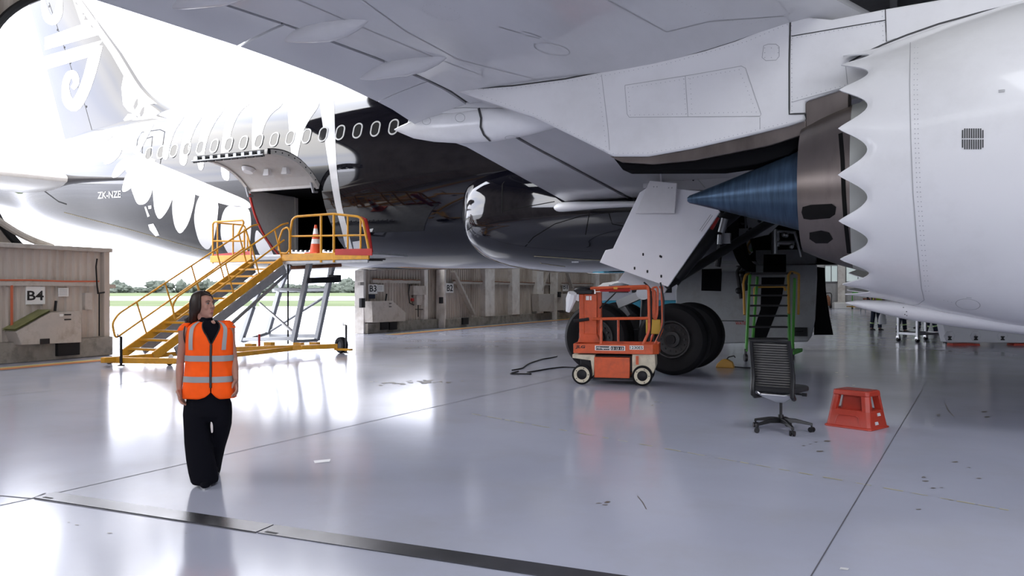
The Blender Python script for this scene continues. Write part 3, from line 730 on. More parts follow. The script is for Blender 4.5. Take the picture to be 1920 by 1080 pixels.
rl_ = MB(); rl_.beam(A(1334, 430, 5.5), A(1347, 408, 5.5), .05, .08, 0, up=(0, 1, 0)); rl_.build('safety_pin_flag', [m_red], gear)
ac = MB(); ac.cyl(A(1352, 436, 5.2), A(1359, 410, 5.2), .07, n=12); ac.cyl(A(1350, 440, 5.2), A(1349, 458, 5.2), .05, n=12); ac.box(A(1362, 447, 5), (.16, .1, .2)); ac.build('door_actuator', [m_steel], gear)
def wheel_mesh():
    mb = MB(); w = .26
    mb.lathe([(.36, -.20), (.42, -.23), (.50, -w), (.60, -.255), (.66, -.20), (.685, -.12), (.69, 0), (.685, .12), (.66, .20), (.60, .255), (.50, w), (.42, .23), (.36, .20)], (0, 0, 0), (0, 1, 0), 56, 0, caps=False)
    for y in (-.16, -.08, 0, .08, .16): mb.lathe([(.688-.012*abs(y)/.16, y-.008), (.675, y), (.688-.012*abs(y)/.16, y+.008)], (0, 0, 0), (0, 1, 0), 56, 1, caps=False)
    return mb
def hub_mesh():
    mb = MB()
    for sg in (-1, 1):
        mb.lathe([(.37, sg*.20), (.355, sg*.235), (.33, sg*.23), (.30, sg*.13), (.16, sg*.10), (.15, sg*.19), (.05, sg*.21), (.01, sg*.21)], (0, 0, 0), (0, 1, 0), 40, 0, caps=False)
        for i in range(14): a = 2*PI*i/14; mb.cyl((.235*math.cos(a), sg*.09, .235*math.sin(a)), (.235*math.cos(a), sg*.15, .235*math.sin(a)), .022, n=8)
    return mb
wh0 = None
m_hub = M('wheel_hub_grey', (.035, .035, .035), .5, metal=.3)
for ds in (.76, -.76):
    for dp in (.68, -.72):
        pos = V((GS+ds, -GP-dp, .69))
        if wh0 is None:
            wh0 = wheel_mesh().build('wheel', [m_rubber, m_void], plane); hub0 = hub_mesh().build('wheel_hub', [m_hub], wh0); wh0.location = pos
        else:
            w = copyobj(wh0, plane, pos); copyobj(hub0, w)
# -- gear doors
gd = MB(); pxprism(gd, [(1199, 361), (1216, 350), (1270, 354), (1314, 358), (1350, 397), (1252, 538), (1124, 492), (1135, 469), (1149, 466)], 6.0, .07, 0)
gv = gd.bvh()
for q in ([(1206, 476), (1206, 478)], [(1240, 481), (1240, 482)], [(1190, 502), (1190, 504)], [(1214, 508), (1214, 510)], [(1240, 517), (1240, 519)], [(1238, 480), (1238, 481)]): dots(gd, gv, q, 9, .02, 1)
for q in ([(1312, 432), (1333, 402)], [(1315, 434), (1336, 404)]): seam(gd, gv, q, .012, 2)
gdoor = gd.build('main_gear_door', [m_gdoor, m_dark, m_seam2], plane, bevel=.012)
lp2 = MB(); pxprism(lp2, [(1203, 315), (1480, 315), (1450, 330), (1335, 357), (1206, 353)], 4.6, .06, 0); gv = lp2.bvh()
for x in (1246, 1263, 1281, 1300): dots(lp2, gv, [(x, 336+(x-1246)*.03), (x+.4, 336)], 9, .022, 1)
seam(lp2, gv, [(1286, 320), (1310, 338), (1322, 352)], .02, 2)
lp2.build('wing_lower_panel', [m_wing, m_dark, m_seam2], plane)
gt = MB(); pxprism(gt, [(1218, 339), (1269, 343), (1265, 400), (1191, 400)], 6.12, .05, 0); gv = gt.bvh()
for x, y in ((1226, 350), (1232, 350), (1254, 352), (1260, 352)): dots(gt, gv, [(x, y), (x, y+.5)], 9, .012, 1)
gt.build('hinge_panel', [m_nac, m_seam2], gdoor, bevel=.008)
g2 = MB(); pxprism(g2, [(1172, 508), (1256, 534), (1244, 552), (1158, 528)], 5.2, .06, 0); g2.build('fixed_gear_door', [m_panel], plane, bevel=.01)
lk = MB(); lk.tube([A(1239, 320, 5.6), A(1240, 342, 5.95)], .02, 8); lk.build('door_link', [m_alu], plane)
bd = MB(); pxprism(bd, [(1266, 646), (1267, 545), (1272, 524), (1302, 494), (1340, 480), (1400, 462), (1530, 462), (1532, 520), (1528, 600), (1522, 630), (1514, 641)], -.5, .12, 0)
bdv = bd.bvh()
for q in ([(1317, 482), (1355, 482), (1352, 546), (1315, 545)], [(1432, 477), (1474, 477), (1474, 512), (1431, 511)], [(1428, 520), (1472, 520), (1466, 560), (1436, 636), (1408, 634), (1426, 580)]): paint(bd, bdv, q, 1)
for q in ([(1361, 486), (1369, 486), (1369, 494), (1361, 494)], [(1361, 497), (1365, 497), (1365, 501), (1361, 501)]): paint(bd, bdv, q, 2)
seam(bd, bdv, [(1267, 600), (1395, 602)], .02, 1)
belly_door = bd.build('body_gear_door', [m_door_grey, m_void, m_livery], plane, bevel=.03)
tx = MB(); tx.text('WATER', lambda x, y: A(1379+24*x, 609-6*y, -.49)+V((0, -.012, 0)), 0, 1, .01); tx.build('stencil', [m_red], belly_door, flat=True)
hb = MB(); c = A(1500, 622, -.45); hb.box(c, (.36, .10, .22)); hb.tube([c+V((-.1, -.08, 0)), c+V((.1, -.08, .02))], .03, 8); hb.build('door_handle', [m_dark], belly_door, bevel=.01)
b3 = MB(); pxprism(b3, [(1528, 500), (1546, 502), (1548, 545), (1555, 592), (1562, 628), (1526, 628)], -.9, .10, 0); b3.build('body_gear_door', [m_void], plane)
# bay roof structure above the gear
by = MB()
by.prism([A(x, y, 2.0) for x, y in ((1370, 440), (1385, 452), (1440, 440), (1468, 413), (1420, 402), (1384, 412))], (0, .08, 0), 0)
for x, y in ((1402, 436), (1424, 414), (1392, 418), (1407, 430)): by.cyl(A(x, y, 2.12), A(x, y, 2.0), .045, n=10, mat=1)
by.build('bay_bracket', [m_steel, m_dark], plane)
for q, r in (([(1452, 430), (1452, 476)], .075), ([(1440, 432), (1490, 436), (1502, 482)], .04), ([(1458, 455), (1490, 455)], .06), ([(1330, 472), (1385, 468)], .10), ([(1458, 434), (1458, 462)], .05), ([(1345, 488), (1349, 458)], .06)):
    b4 = MB(); b4.tube([A(x, y, .6) for x, y in q], r, 10); b4.build('bay_strut', [m_steel], plane)
for x, y in ((1470, 440), (1474, 441), (1484, 462)): b4 = MB(); b4.ell(A(x, y, .8), .06); b4.build('valve', [m_steel], plane)
b5 = MB()
for q in ([(1380, 480), (1384, 520), (1390, 560)], [(1388, 470), (1392, 510), (1400, 545)], [(1384, 455), (1388, 490)]): b5.tube([A(x, y, .3) for x, y in q], .05, 8)
for x, y in ((1386, 505), (1392, 515), (1398, 486), (1385, 545), (1380, 470)): b5.ell(A(x, y, .35), .085, 10, 8)
for x, y in ((1392, 500), (1396, 524)): b5.box(A(x, y, .35), (.14, .1, .2))
b5.build('hydraulic_line', [m_dark], plane)
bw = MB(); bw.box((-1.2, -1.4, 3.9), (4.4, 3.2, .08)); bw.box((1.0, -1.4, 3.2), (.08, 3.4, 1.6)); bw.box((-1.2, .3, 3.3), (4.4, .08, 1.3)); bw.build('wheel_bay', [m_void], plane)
# ================================================================ THE SETTING (hangar frame)
def LX(perp): return perp-DP               # local y from the distance to the eye
fl = MB()
fl.add([(-18.2, LX(-16), 0), (56, LX(-16), 0), (56, LX(79.3), 0), (-18.2, LX(79.3), 0)], [(0, 1, 2, 3)], 0)
def flline(pts, w, mat, z=.002):
    P = [GL(x, y) for x, y in pts]
    for a, b in zip(P, P[1:]):
        t = (b-a).normalized(); n = V((-t.y, t.x, 0))*w/2; dz = V((0, 0, z))
        fl.add([a-n+dz, b-n+dz, b+n+dz, a+n+dz], [(0, 1, 2, 3)], mat)
def flpoly(pts, mat, z=.0025):
    fl.add([GL(x, y, 0)+V((0, 0, z)) for x, y in pts], [tuple(range(len(pts)))], mat)
for pts, w in (([(0, 948), (60, 935), (1070, 705), (1125, 692)], .014), ([(-40, 926), (60, 935), (85, 925)], .02), ([(1515, 1090), (1730, 730)], .009), ([(1390, 658), (1920, 657)], .05),
               ([(690, 662), (1070, 664)], .04), ([(440, 694), (690, 662)], .03), ([(0, 742), (310, 712)], .03)): flline(pts, w, 1)
flpoly([(62, 935), (66, 937), (482, 1001), (478, 999)], 1)
rr = random.Random(3)
x = 885
while x < 1880:                                                  # worn dashed paint line
    L = rr.uniform(10, 38); y0 = 775+(x-880)*.18; y1 = 775+(x+L-880)*.18
    flline([(x, y0), (x+L, y1)], rr.uniform(.012, .028), 3); x += L+rr.uniform(4, 26)
for cx, cy, n, sx, sy in ((790, 716, 26, 70, 4), (730, 720, 12, 40, 5), (1230, 757, 4, 12, 4), (1130, 945, 5, 20, 4), (1790, 780, 6, 60, 20), (1750, 900, 9, 90, 40), (1530, 830, 6, 90, 30), (1600, 700, 3, 60, 20), (200, 990, 5, 120, 30)):
    for i in range(n):
        x = cx+rr.gauss(0, .5)*sx; y = cy+rr.gauss(0, .5)*sy; w = rr.uniform(2, 9); h = w*.16
        flpoly([(x+w*math.cos(a)*rr.uniform(.6, 1), y+h*math.sin(a)*rr.uniform(.6, 1)) for a in [2*PI*k/8 for k in range(8)]][::-1], 2, .0022+.0001*i)
flline([(1772, 758), (1778, 770), (1788, 780)], .012, 2); flline([(1195, 930), (1205, 942), (1212, 955)], .008, 2)
flpoly([(588, 864), (620, 861), (618, 866), (590, 869)][::-1], 4); flpoly([(1576, 1064), (1592, 1066), (1590, 1070), (1574, 1068)][::-1], 4)
# painted stripes along the door track
for y0, y1 in ((LX(-10), LX(13.95)), (LX(24.6), LX(70))):
    for s0, s1, mt in ((-16.95, -16.72, 6), (-16.72, -16.42, 5), (-16.36, -16.28, 1)):
        fl.add([(s0, y0, .003), (s1, y0, .003), (s1, y1, .003), (s0, y1, .003)], [(0, 1, 2, 3)], mt)
m_floor = M('epoxy_floor', (.46, .475, .575), .145, var=.05, vscale=.5, dirt=(.42, .42, .45), dscale=.9, damt=.5, rvar=.05, spec=.36, bump=.012, bscale=1.5)
tag(fl.build('floor', [m_floor, m_joint, m_stain, m_worn, M('floor_paper_patch', (.7, .7, .72), .4), m_stripeo, m_stripey], frame='air', origin=(0, 0, 0), flat=True, fixn=False), kind='structure')
gp = MB(); gp.add([(-160, -400, -.03), (-18.2, -400, -.03), (-18.2, 500, -.03), (-160, 500, -.03)], [(0, 1, 2, 3)], 0)
tag(gp.build('ground_apron', [m_apron], frame='air', origin=(0, 0, 0), flat=True, fixn=False), kind='structure')
gg = MB()
gg.add([(-1000, 84, -.02), (700, 84, -.02), (700, 135, -.02), (-1000, 135, -.02)], [(0, 1, 2, 3)], 0)
gg.add([(-1500, 135, -.025), (1000, 135, -.025), (1000, 225, -.025), (-1500, 225, -.025)], [(0, 1, 2, 3)], 1)
gg.add([(-2500, 225, -.02), (2000, 225, -.02), (2000, 900, -.02), (-2500, 900, -.02)], [(0, 1, 2, 3)], 0)
gg.add([(-1000, -300, -.12), (700, -300, -.12), (700, 84, -.12), (-1000, 84, -.12)], [(0, 1, 2, 3)], 1)
tag(gg.build('ground_airfield', [m_grass, m_apron], flat=True, fixn=False), kind='structure')
tr = MB(); rt = random.Random(11)
def clump(c, r):
    k = len(tr.v); tr.ell(c, r, 14, 9); ph = [rt.uniform(0, 6.3) for _ in range(6)]
    for q in range(k, len(tr.v)):
        d = tr.v[q]-V(c); f = 1+.16*math.sin(d.x*3.1+ph[0])+.16*math.sin(d.y*2.7+d.z*2.3+ph[1])+.14*math.sin(d.z*4.1+d.x*1.9+ph[2])+rt.uniform(-.10, .10); tr.v[q] = V(c)+d*f
for i in range(170):                                             # hazy line of far trees
    X = rt.uniform(-430, -60); Y = rt.uniform(560, 640); h = rt.choice([4, 5, 6, 7, 8, 9, 11])*rt.uniform(.8, 1.1)*(1+.3*math.sin(X*.05))
    for k in range(4): clump((X+rt.uniform(-4, 4), Y+rt.uniform(-3, 3), h*rt.uniform(.1, .62)), (rt.uniform(2.2, 5.5), rt.uniform(2, 4), h*rt.uniform(.22, .36)))
tag(tr.build('treeline', [m_tree], frame='world', origin=(0, 0, 0)), 'hazy line of grey-green trees along the far side of the airfield', 'trees', kind='stuff')
# -- walls
RZ = 15.0
EA, EB, EC = 9.9, 4.4, 5.45                                     # rounded tail opening
def corrug(mb, y0, y1, zf, s, pitch=.22, dep=.035, mat=0):
    k = int((y1-y0)/pitch); ys = []
    for i in range(k+1):
        b = y0+i*pitch
        for dy, dd in ((0, 0), (.09, 0), (.12, dep), (.19, dep)): ys.append((min(b+dy, y1), s+dd))
    for (ya, sa), (yb, sb) in zip(ys, ys[1:]):
        if yb-ya < 1e-6: continue
        za, zb = zf(ya), zf(yb)
        if za is None or zb is None or za[1] <= za[0]: continue
        mb.add([(sa, ya, za[0]), (sb, yb, zb[0]), (sb, yb, zb[1]), (sa, ya, za[1])], [(0, 1, 2, 3)], mat)
wb_ = MB()
def el(y): return EB*max(0, 1-abs(y/EA)**3)**(1/3)
corrug(wb_, LX(-16), -36.4, lambda y: (0, RZ), -18.35, .3)
corrug(wb_, -36.4, -22.5, lambda y: (0, 5.0), -18.35, .3); corrug(wb_, -36.4, -22.5, lambda y: (13.4, RZ), -18.35, .3)      # unseen open band added beside the wing tip to light the pylon
corrug(wb_, -22.5, LX(79), lambda y: ((14.2 if abs(y) < 4 else EC+el(y)) if abs(y) < EA else 0.0, RZ), -18.35, .3)
corrug(wb_, -EA, -6.95, lambda y: (0, EC-el(y)), -18.35, .3); corrug(wb_, 3.9, EA, lambda y: (0, EC-el(y)), -18.35, .3)
tag(wb_.build('wall_tail', [m_clad], frame='air', origin=(-18.35, 0, 0), flat=True), kind='structure')
rim = MB(); sg2 = lambda v: math.copysign(abs(v)**(2/3), v)
for lo, hi in ((-41, 73), (107, 221)):
    rim.tube([V((-18.28, EA*sg2(math.cos(a)), EC+EB*sg2(math.sin(a)))) for a in [math.radians(lo+i*(hi-lo)/40) for i in range(41)]], .09, 8)
tag(rim.build('trim_1', [m_dark], frame='air', origin=(-18.28, 0, 0)), kind='structure')
bm_ = MB(); pts = [D(x, y, -18.15) for x, y in ((-40, 385), (0, 416), (35, 438), (65, 452), (98, 463))]; bm_.tube(fillet(pts, 1.0, 5), .08, 8)
tag(bm_.build('trim_2', [m_hous], frame='air', origin=(-18.1, 0, 0)), kind='structure')
def wallbox(name, c, size, m):
    mb = MB(); mb.box(c, size); tag(mb.build(name, [m], frame='air', origin=(c[0], c[1], 0), flat=True), kind='structure')
wallbox('wall_nose', (56, LX(32), RZ/2), (.3, 96, RZ), m_wall)
nw = MB(); ny = LX(-16)                                         # near wall, with an unseen opening added to let in fill daylight
for s0, s1, z0, z1 in ((-18.3, NS0, 0, RZ), (NS1, 56, 0, RZ), (NS0, NS1, 0, NZ0), (NS0, NS1, NZ1, RZ)): nw.box(((s0+s1)/2, ny, (z0+z1)/2), (s1-s0, .3, z1-z0))
tag(nw.build('wall_near', [m_wall], frame='air', origin=(19, ny, 0), flat=True), kind='structure')
ce = MB(); ce.box((19, LX(32), RZ+.15), (75, 96, .3)); tag(ce.build('ceiling', [m_roof], frame='air', origin=(19, 0, RZ), flat=True), kind='structure')
for i, s in enumerate((-14, -7, 0, 7, 15, 24, 34, 46)):
    mb = MB(); ya, yb = LX(-15.5), LX(78.5)
    mb.beam((s, ya, 14.6), (s, yb, 14.6), .3, .3); mb.beam((s, ya, 12.9), (s, yb, 12.9), .25, .25)
    n = 24
    for k in range(n):
        y0 = ya+(yb-ya)*k/n; y1 = ya+(yb-ya)*(k+1)/n; mb.beam((s, y0, 12.9 if k % 2 else 14.6), (s, y1, 14.6 if k % 2 else 12.9), .12, .12)
    tag(mb.build('trim_%d' % (i+3), [m_beam], frame='air', origin=(s, 0, 12.9), flat=True), kind='structure')
# far wall with a band of windows
FY = LX(79); fwm = MB()
corrug_far = lambda z0, z1: [fwm.add([(s, FY+(0 if k % 2 else .05), z0), (s+.15, FY+(.05 if k % 2 else 0), z0), (s+.15, FY+(.05 if k % 2 else 0), z1), (s, FY+(0 if k % 2 else .05), z1)], [(0, 1, 2, 3)], 0) for k, s in enumerate([-18+.15*i for i in range(493)])]
corrug_far(0, 2.42); corrug_far(3.95, RZ)
wins = [(-14.5, -12.6), (-11.9, -10.2), (-8.9, -7.6), (-5.72, -4.62), (-3.92, -.9), (.2, 3.0)]
ed = -18.0
for a, b in wins+[(56, 57)]:
    fwm.add([(ed, FY, 2.42), (a, FY, 2.42), (a, FY, 3.95), (ed, FY, 3.95)], [(0, 1, 2, 3)], 0); ed = b
tag(fwm.build('wall_far', [M('far_cladding', (.42, .415, .41), .6, var=.08)], frame='air', origin=(0, FY, 0), flat=True), kind='structure')
m_pane = bpy.data.materials.new('frosted_pane'); m_pane.use_nodes = True
nt = m_pane.node_tree; b = nt.nodes['Principled BSDF']; b.inputs['Base Color'].default_value = (.85, .88, .87, 1); b.inputs['Roughness'].default_value = .3
tl_ = nt.nodes.new('ShaderNodeBsdfTranslucent'); tl_.inputs['Color'].default_value = (.40, .43, .42, 1); mx = nt.nodes.new('ShaderNodeMixShader'); mx.inputs['Fac'].default_value = .7
nt.links.new(b.outputs['BSDF'], mx.inputs[1]); nt.links.new(tl_.outputs['BSDF'], mx.inputs[2]); nt.links.new(mx.outputs['Shader'], nt.nodes['Material Output'].inputs['Surface'])
for i, (a, b) in enumerate(wins):
    mb = MB(); c = (a+b)/2
    for z in (2.42, 3.95): mb.box((c, FY-.03, z), (b-a+.1, .12, .09))
    k = 2 if b-a < 1.5 else 3
    for j in range(k+1): mb.box((a+(b-a)*j/k, FY-.03, 3.18), (.07, .12, 1.5))
    o = tag(mb.build('window_%d' % (i+1), [m_beam], frame='air', origin=(c, FY, 2.42), flat=True), kind='structure')
    p = MB(); p.box((c, FY+.02, 3.18), (b-a-.02, .01, 1.46)); p.build('pane', [m_pane], o, flat=True)
pl = MB()
for s in (-16, -9.7, -4.27, 1.0, 7): pl.box((s-.0, FY-.35, 6), (.62, .6, 12))
tag(pl.build('trim_11', [m_cladp], frame='air', origin=(0, FY-.3, 0), flat=True), kind='structure')
# -- sliding doors in the tail wall
def door(name, s, perp0, perp1, z1, z0=.45, posts=(), rails=(), postw=.5, endpost=None, capz=None):
    d = thing(name, None, None, (s, LX((perp0+perp1)/2), 0), 'air'); tag(d, kind='structure')
    mb = MB(); corrug(mb, LX(perp0), LX(perp1), lambda y: (z0, z1), s, .2, .045); mb.build('cladding', [m_clad], d, flat=True)
    k = MB(); k.box((s-.02, LX((perp0+perp1)/2), z0/2+.002), (.55, perp1-perp0, z0-.004)); k.build('kerb_beam', [m_conc], d, bevel=.02)
    for p, w, dp in posts:
        q = MB(); q.box((s+dp/2, LX(p), (z1+z0)/2), (dp, w, z1-z0)); q.build('post', [m_cladp], d, bevel=.02)
    for z, p0, p1, r in rails:
        q = MB(); q.beam((s+.12, LX(p0), z), (s+.12, LX(p1), z), .08, r); q.build('rail', [m_hous], d)
        q = MB(); q.tube([V((s+.16, LX(p0+(p1-p0)*i/12), z+r/2+.02+.012*math.sin(i*2.1))) for i in range(13)], .022, 6); q.build('pipe', [m_pipeo if p0 < 20 else m_rust], d)
    if endpost:
        p, w = endpost; q = MB(); q.box((s-(.08 if perp0 > 20 else 0), LX(p), z1/2), (.42 if perp0 > 20 else .3, w, z1)); q.build('end_post', [m_cladp if perp0 > 20 else m_clad], d, bevel=.015)
    if capz: q = MB(); q.box((s+.05, LX((perp0+perp1)/2), z1+.03), (.4, perp1-perp0, .10)); q.build('cap_rail', [m_hous], d, bevel=.01)
    return d
d4 = door('door_4', -17.95, 3.0, 13.82, 2.60, .47, [], [(1.78, 3.0, 13.5, .10)], endpost=(13.74, .16), capz=1)
d3 = door('door_3', -18.05, 24.75, 31.0, 2.62, .40, [(29.0, .3, .2)], [(1.98, 25.2, 28.6, .12)], endpost=(24.72, .12), capz=1)
d2 = door('door_2', -17.62, 30.0, 43.4, 13, .40, [(33.9, 1.0, .3), (36.8, .9, .3), (39.9, .9, .3)], [(1.98, 30.6, 43, .10)], endpost=(29.98, .14))
d1 = door('door_1', -17.2, 41.7, 58, 13, .40, [(48, .8, .3), (52, .8, .3)], [(1.98, 42.3, 57, .10)], endpost=(41.7, .16))
def kid(mb, name, m, par, **k): return mb.build(name, m, par, **k)
q = MB(); q.tube([D(22, 535, -17.8), D(22, 620, -17.8)], .03, 6); q.build('pipe', [m_pipeo], d4)
q = MB(); q.tube([D(182, 485, -17.75), D(180, 500, -17.75), D(182, 535, -17.75), D(184, 550, -17.75), D(196, 548, -17.75)], .02, 6); q.tube([D(186, 550, -17.75), D(186, 630, -17.75)], .018, 6); q.build('cable', [m_dark], d4)
q = MB(); q.box(D(203, 537, -18.0), (.1, .35, .09)); q.build('stop_lug', [m_clad], d4)
q = MB(); q.box(D(126, 652, -17.66), (.14, .55, .36)); q.build('roller_box', [m_dark], d4)
for x in (720, 736): q = MB(); q.box(D(x, 611, -17.78), (.1, .5, .30)); q.build('roller_box', [m_dark], d3)
q = MB(); q.box(D(872, 602, -17.32), (.1, .5, .30)); q.build('roller_box', [m_dark], d2)
q = MB(); q.beam(D(849, 509, -17.4), D(887, 589, -17.4), .12, .22, 0, up=(1, 0, 0)); q.build('brace', [m_hous], d2)
q = MB(); q.beam(D(1028, 508, -17.4), D(1014, 545, -17.4), .10, .18, 0, up=(1, 0, 0)); q.build('brace', [m_hous], d2)
q = MB(); q.beam(D(1062, 508, -16.95), D(1072, 540, -16.95), .10, .2, 0, up=(1, 0, 0)); q.build('brace', [m_hous], d1)
for x, y, w, h, s, d in ((677, 532, 8, 6, -17.8, d3), (679, 568, 7, 18, -17.75, d3), (827, 563, 4, 12, -17.3, d2), (1049, 552, 4, 10, -16.9, d1)):
    a, b = D(x-w/2, y+h/2, s), D(x+w/2, y-h/2, s); q = MB(); q.box((a+b)/2, (.12, abs(b.y-a.y), abs(b.z-a.z))); q.build('latch', [m_dark if h > 6 else m_hous], d, bevel=.01)
# signs, notices, drive housings, control boxes on the doors
def plate(name, px, s, m, label, cat, th=.03, group=None):
    x0, y0, x1, y1 = px; a, b = D(x0, y1, s), D(x1, y0, s); c = (a+b)/2; mb = MB(); mb.box(c, (th, abs(b.y-a.y), abs(b.z-a.z)))
    o = mb.build(name, m, frame='air', origin=(c.x, c.y, min(a.z, b.z)), bevel=.004); return tag(o, label, cat, group), a, b
def lettering(par, px, s, txt, m=m_ink, bold=.02):
    x0, y0, x1, y1 = px; mb = MB(); mb.text(txt, lambda x, y: D(x0+(x1-x0)*x, y1+(y0-y1)*y, s), 0, 1, bold); return mb.build('lettering', [m], par, flat=True, fixn=False)
for t, box_, tx_, s, lab in (('B4', (48, 537, 84, 571), (51, 545, 82, 563), -17.86, 'large white B4 bay sign on the corrugated door behind the woman'),
                      ('B3', (691, 533, 707, 551), (693, 535, 706, 547), -17.95, 'white B3 bay sign on the low door panel beside its white end post'),
                      ('B2', (836, 531, 850, 549), (838, 534, 849, 546), -17.50, 'white B2 bay sign on the door beside the slanting timber brace'),
                      ('B1', (1055, 530, 1066, 546), (1056, 533, 1064, 542), -17.08, 'small B1 bay sign on the farthest door above the orange lift')):
    o, a, b = plate('bay_sign', box_, s, [m_sign], lab, 'sign'); lettering(o, tx_, s+.02, t)
o, a, b = plate('notice_board', (109, 540, 128, 556), -17.86, [m_sign], 'small printed white notice right of the B4 sign', 'notice')
for i in range(4): lettering(o, (111, 543+3*i, 126, 544.2+3*i), -17.84, '- --- -- ----', m_seam2, .0) if False else None
mb = MB()
for i in range(4): a, b = D(111, 544.3+3*i, -17.84), D(126, 543.3+3*i, -17.84); mb.box((a+b)/2, (.004, abs(b.y-a.y), abs(b.z-a.z)))
mb.build('printed_line', [m_seam2], o, flat=True)
plate('junction_box', (157, 549, 171, 581), -17.85, [m_hous], 'flat grey metal box right of the notice on the B4 door', 'box', .10)
o, a, b = plate('notice_board', (708, 534, 719, 547), -17.95, [m_sign], 'small white notice right of the B3 sign', 'notice')
mb = MB()
for i in range(3): a, b = D(710, 537.6+3*i, -17.93), D(717, 536.8+3*i, -17.93); mb.box((a+b)/2, (.004, abs(b.y-a.y), abs(b.z-a.z)))
mb.build('printed_line', [m_seam2], o, flat=True)
plate('dark_placard', (692, 552, 703, 560), -17.92, [m_navy], 'small dark blue placard below the B3 sign', 'placard')
def housing(poly, s, th, label, m=m_hous, top=None):
    P = [D(x, y, s) for x, y in poly]; c = sum(P, V((0, 0, 0)))/len(P); mb = MB(); mb.prism(P, (-th, 0, 0), 0)
    o = mb.build('drive_housing', [m], frame='air', origin=(c.x, c.y, min(q.z for q in P)), bevel=.015); return tag(o, label, 'machine housing')
h4 = housing([(30, 622), (95, 585), (153, 584), (153, 642), (41, 647)], -17.45, .42, 'wedge-shaped grey drive housing with mossy slope under the B4 sign')
mb = MB(); P = [D(x, y, -17.43) for x, y in ((28, 620), (95, 583), (112, 583))]; mb.loft([P, [q+V((-.46, 0, 0)) for q in P]], 0, caps=False, ringclosed=False)
mb.v = mb.v+[q+V((0, 0, .03)) for q in mb.v]; mb.f = mb.f+[[i+6 for i in f] for f in mb.f]; mb.m *= 2; mb.build('sloping_lid', [m_moss], h4, fixn=False)
for y in (590, 599): mb = MB(); mb.box((D(127, y, -17.44)), (.02, .16, .03)); mb.build('slot', [m_ink], h4)
mb = MB(); mb.box(D(115, 591, -17.44), (.01, .09, .06)); mb.build('sticker', [m_sign], h4)
mb = MB(); mb.tube([D(103, 583, -17.6), D(105, 564, -17.6)], .03, 8); mb.build('lever', [m_dark], h4)
mb = MB(); mb.box(D(84, 640, -17.44), (.03, .22, .12)); mb.build('opening', [m_ink], h4)
h3 = housing([(697, 565), (736, 564), (761, 586), (761, 602), (699, 605)], -17.55, .42, 'wedge-shaped cream drive housing below the B3 sign')
for y in (569, 575): mb = MB(); mb.box(D(732, y, -17.54), (.02, .14, .03)); mb.build('slot', [m_ink], h3)
mb = MB(); mb.tube([D(723, 564, -17.6), D(725, 551, -17.6)], .03, 8); mb.build('lever', [m_dark], h3)
h2 = housing([(1010, 551), (1039, 551), (1038, 584), (1011, 584)], -17.1, .42, 'boxy cream drive housing left of the B1 end post')
h1 = housing([(1056, 551), (1076, 551), (1076, 580), (1056, 582)], -16.7, .42, 'boxy cream drive housing right of the B1 end post, behind the lift')
cbx, a, b = plate('control_box', (771, 536, 795, 553), -17.8, [m_hous], 'cream control cabinet with cables on the B3 door', 'control box', .22)
mb = MB(); a, b = D(778, 572, -17.82), D(788, 553, -17.82); mb.box((a+b)/2, (.18, abs(b.y-a.y), abs(b.z-a.z))); mb.build('lower_box', [m_hous], cbx, bevel=.01)
mb = MB(); mb.tube([D(768, 533, -17.8), D(766, 550, -17.8), D(768, 568, -17.8), D(776, 572, -17.8)], .02, 6); mb.tube([D(784, 572, -17.8), D(784, 594, -17.8)], .02, 6); mb.tube([D(779, 580, -17.8), D(793, 580, -17.8)], .02, 6); mb.build('cable', [m_dark], cbx)
mb = MB(); mb.box(D(773, 562, -17.7), (.08, .14, .12)); mb.build('stop_button', [m_red], cbx)
# trench plates in the floor
for poly, lab in (([(64, 934.5), (102, 924), (513, 985), (480, 999)], 'steel trench cover plate in the floor left of the woman, reflecting the sky'), ([(483, 1000), (516, 985.5), (1260, 1094), (1200, 1110)], 'dark steel trench cover plate running to the bottom of the picture')):
    P = [GL(x, y) for x, y in poly]; c = sum(P, V((0, 0, 0)))/4; mb = MB(); mb.prism([q+V((0, 0, .001)) for q in P], (0, 0, .006))
    o = tag(mb.build('trench_cover_plate', [m_trench], frame='air', origin=(c.x, c.y, .001), flat=True), lab, 'floor plate')
    mb = MB(); w = GL(poly[0][0]+26, poly[0][1]+.5)+V((0, 0, .0075)); mb.box(w, (.10, .025, .002)); mb.build('lifting_slot', [m_ink], o, flat=True)
# ================================================================ CARGO ACCESS STAIR (hangar frame, climbs towards the fuselage)
SB = GL(300, 676)
stair = thing('access_stair', 'yellow and grey wheeled access stair and platform at the open cargo door', 'access stairs', (SB.x, SB.y, 0), 'air')
def P_(px, py, perp): return A(px, py, DP-perp)
Y0, Y1, ZB, ZT_ = LX(12.72), LX(16.75), .20, 2.42      # stair foot / head
SL, SR = -15.88, -14.86
def sp(k): return (Y0+(Y1-Y0)*k, ZB+(ZT_-ZB)*k)
for s in (SL, SR):
    mb = MB(); a, b = sp(-.02), sp(1.0); mb.beam((s, a[0], a[1]), (s, b[0], b[1]), .05, .20, 0); mb.build('stringer', [m_yellow], stair, bevel=.008)
    mb = MB(); a, b = sp(.10), sp(1.0); mb.beam((s+.03*(1 if s == SR else -1), a[0]+.10, a[1]-.20), (s+.03*(1 if s == SR else -1), b[0]+.10, b[1]-.20), .06, .22, 0); mb.build('channel', [m_grill], stair, bevel=.008)
for i in range(12):
    k = (i+.3)/11.7; y, z = sp(k); mb = MB(); mb.box(((SL+SR)/2, y+.06, z+.03), (SR-SL-.05, .24, .035), None, 0); mb.box(((SL+SR)/2, y-.06, z+.03), (SR-SL-.05, .03, .05), None, 1)
    mb.build('tread', [m_grill, m_yellow], stair)
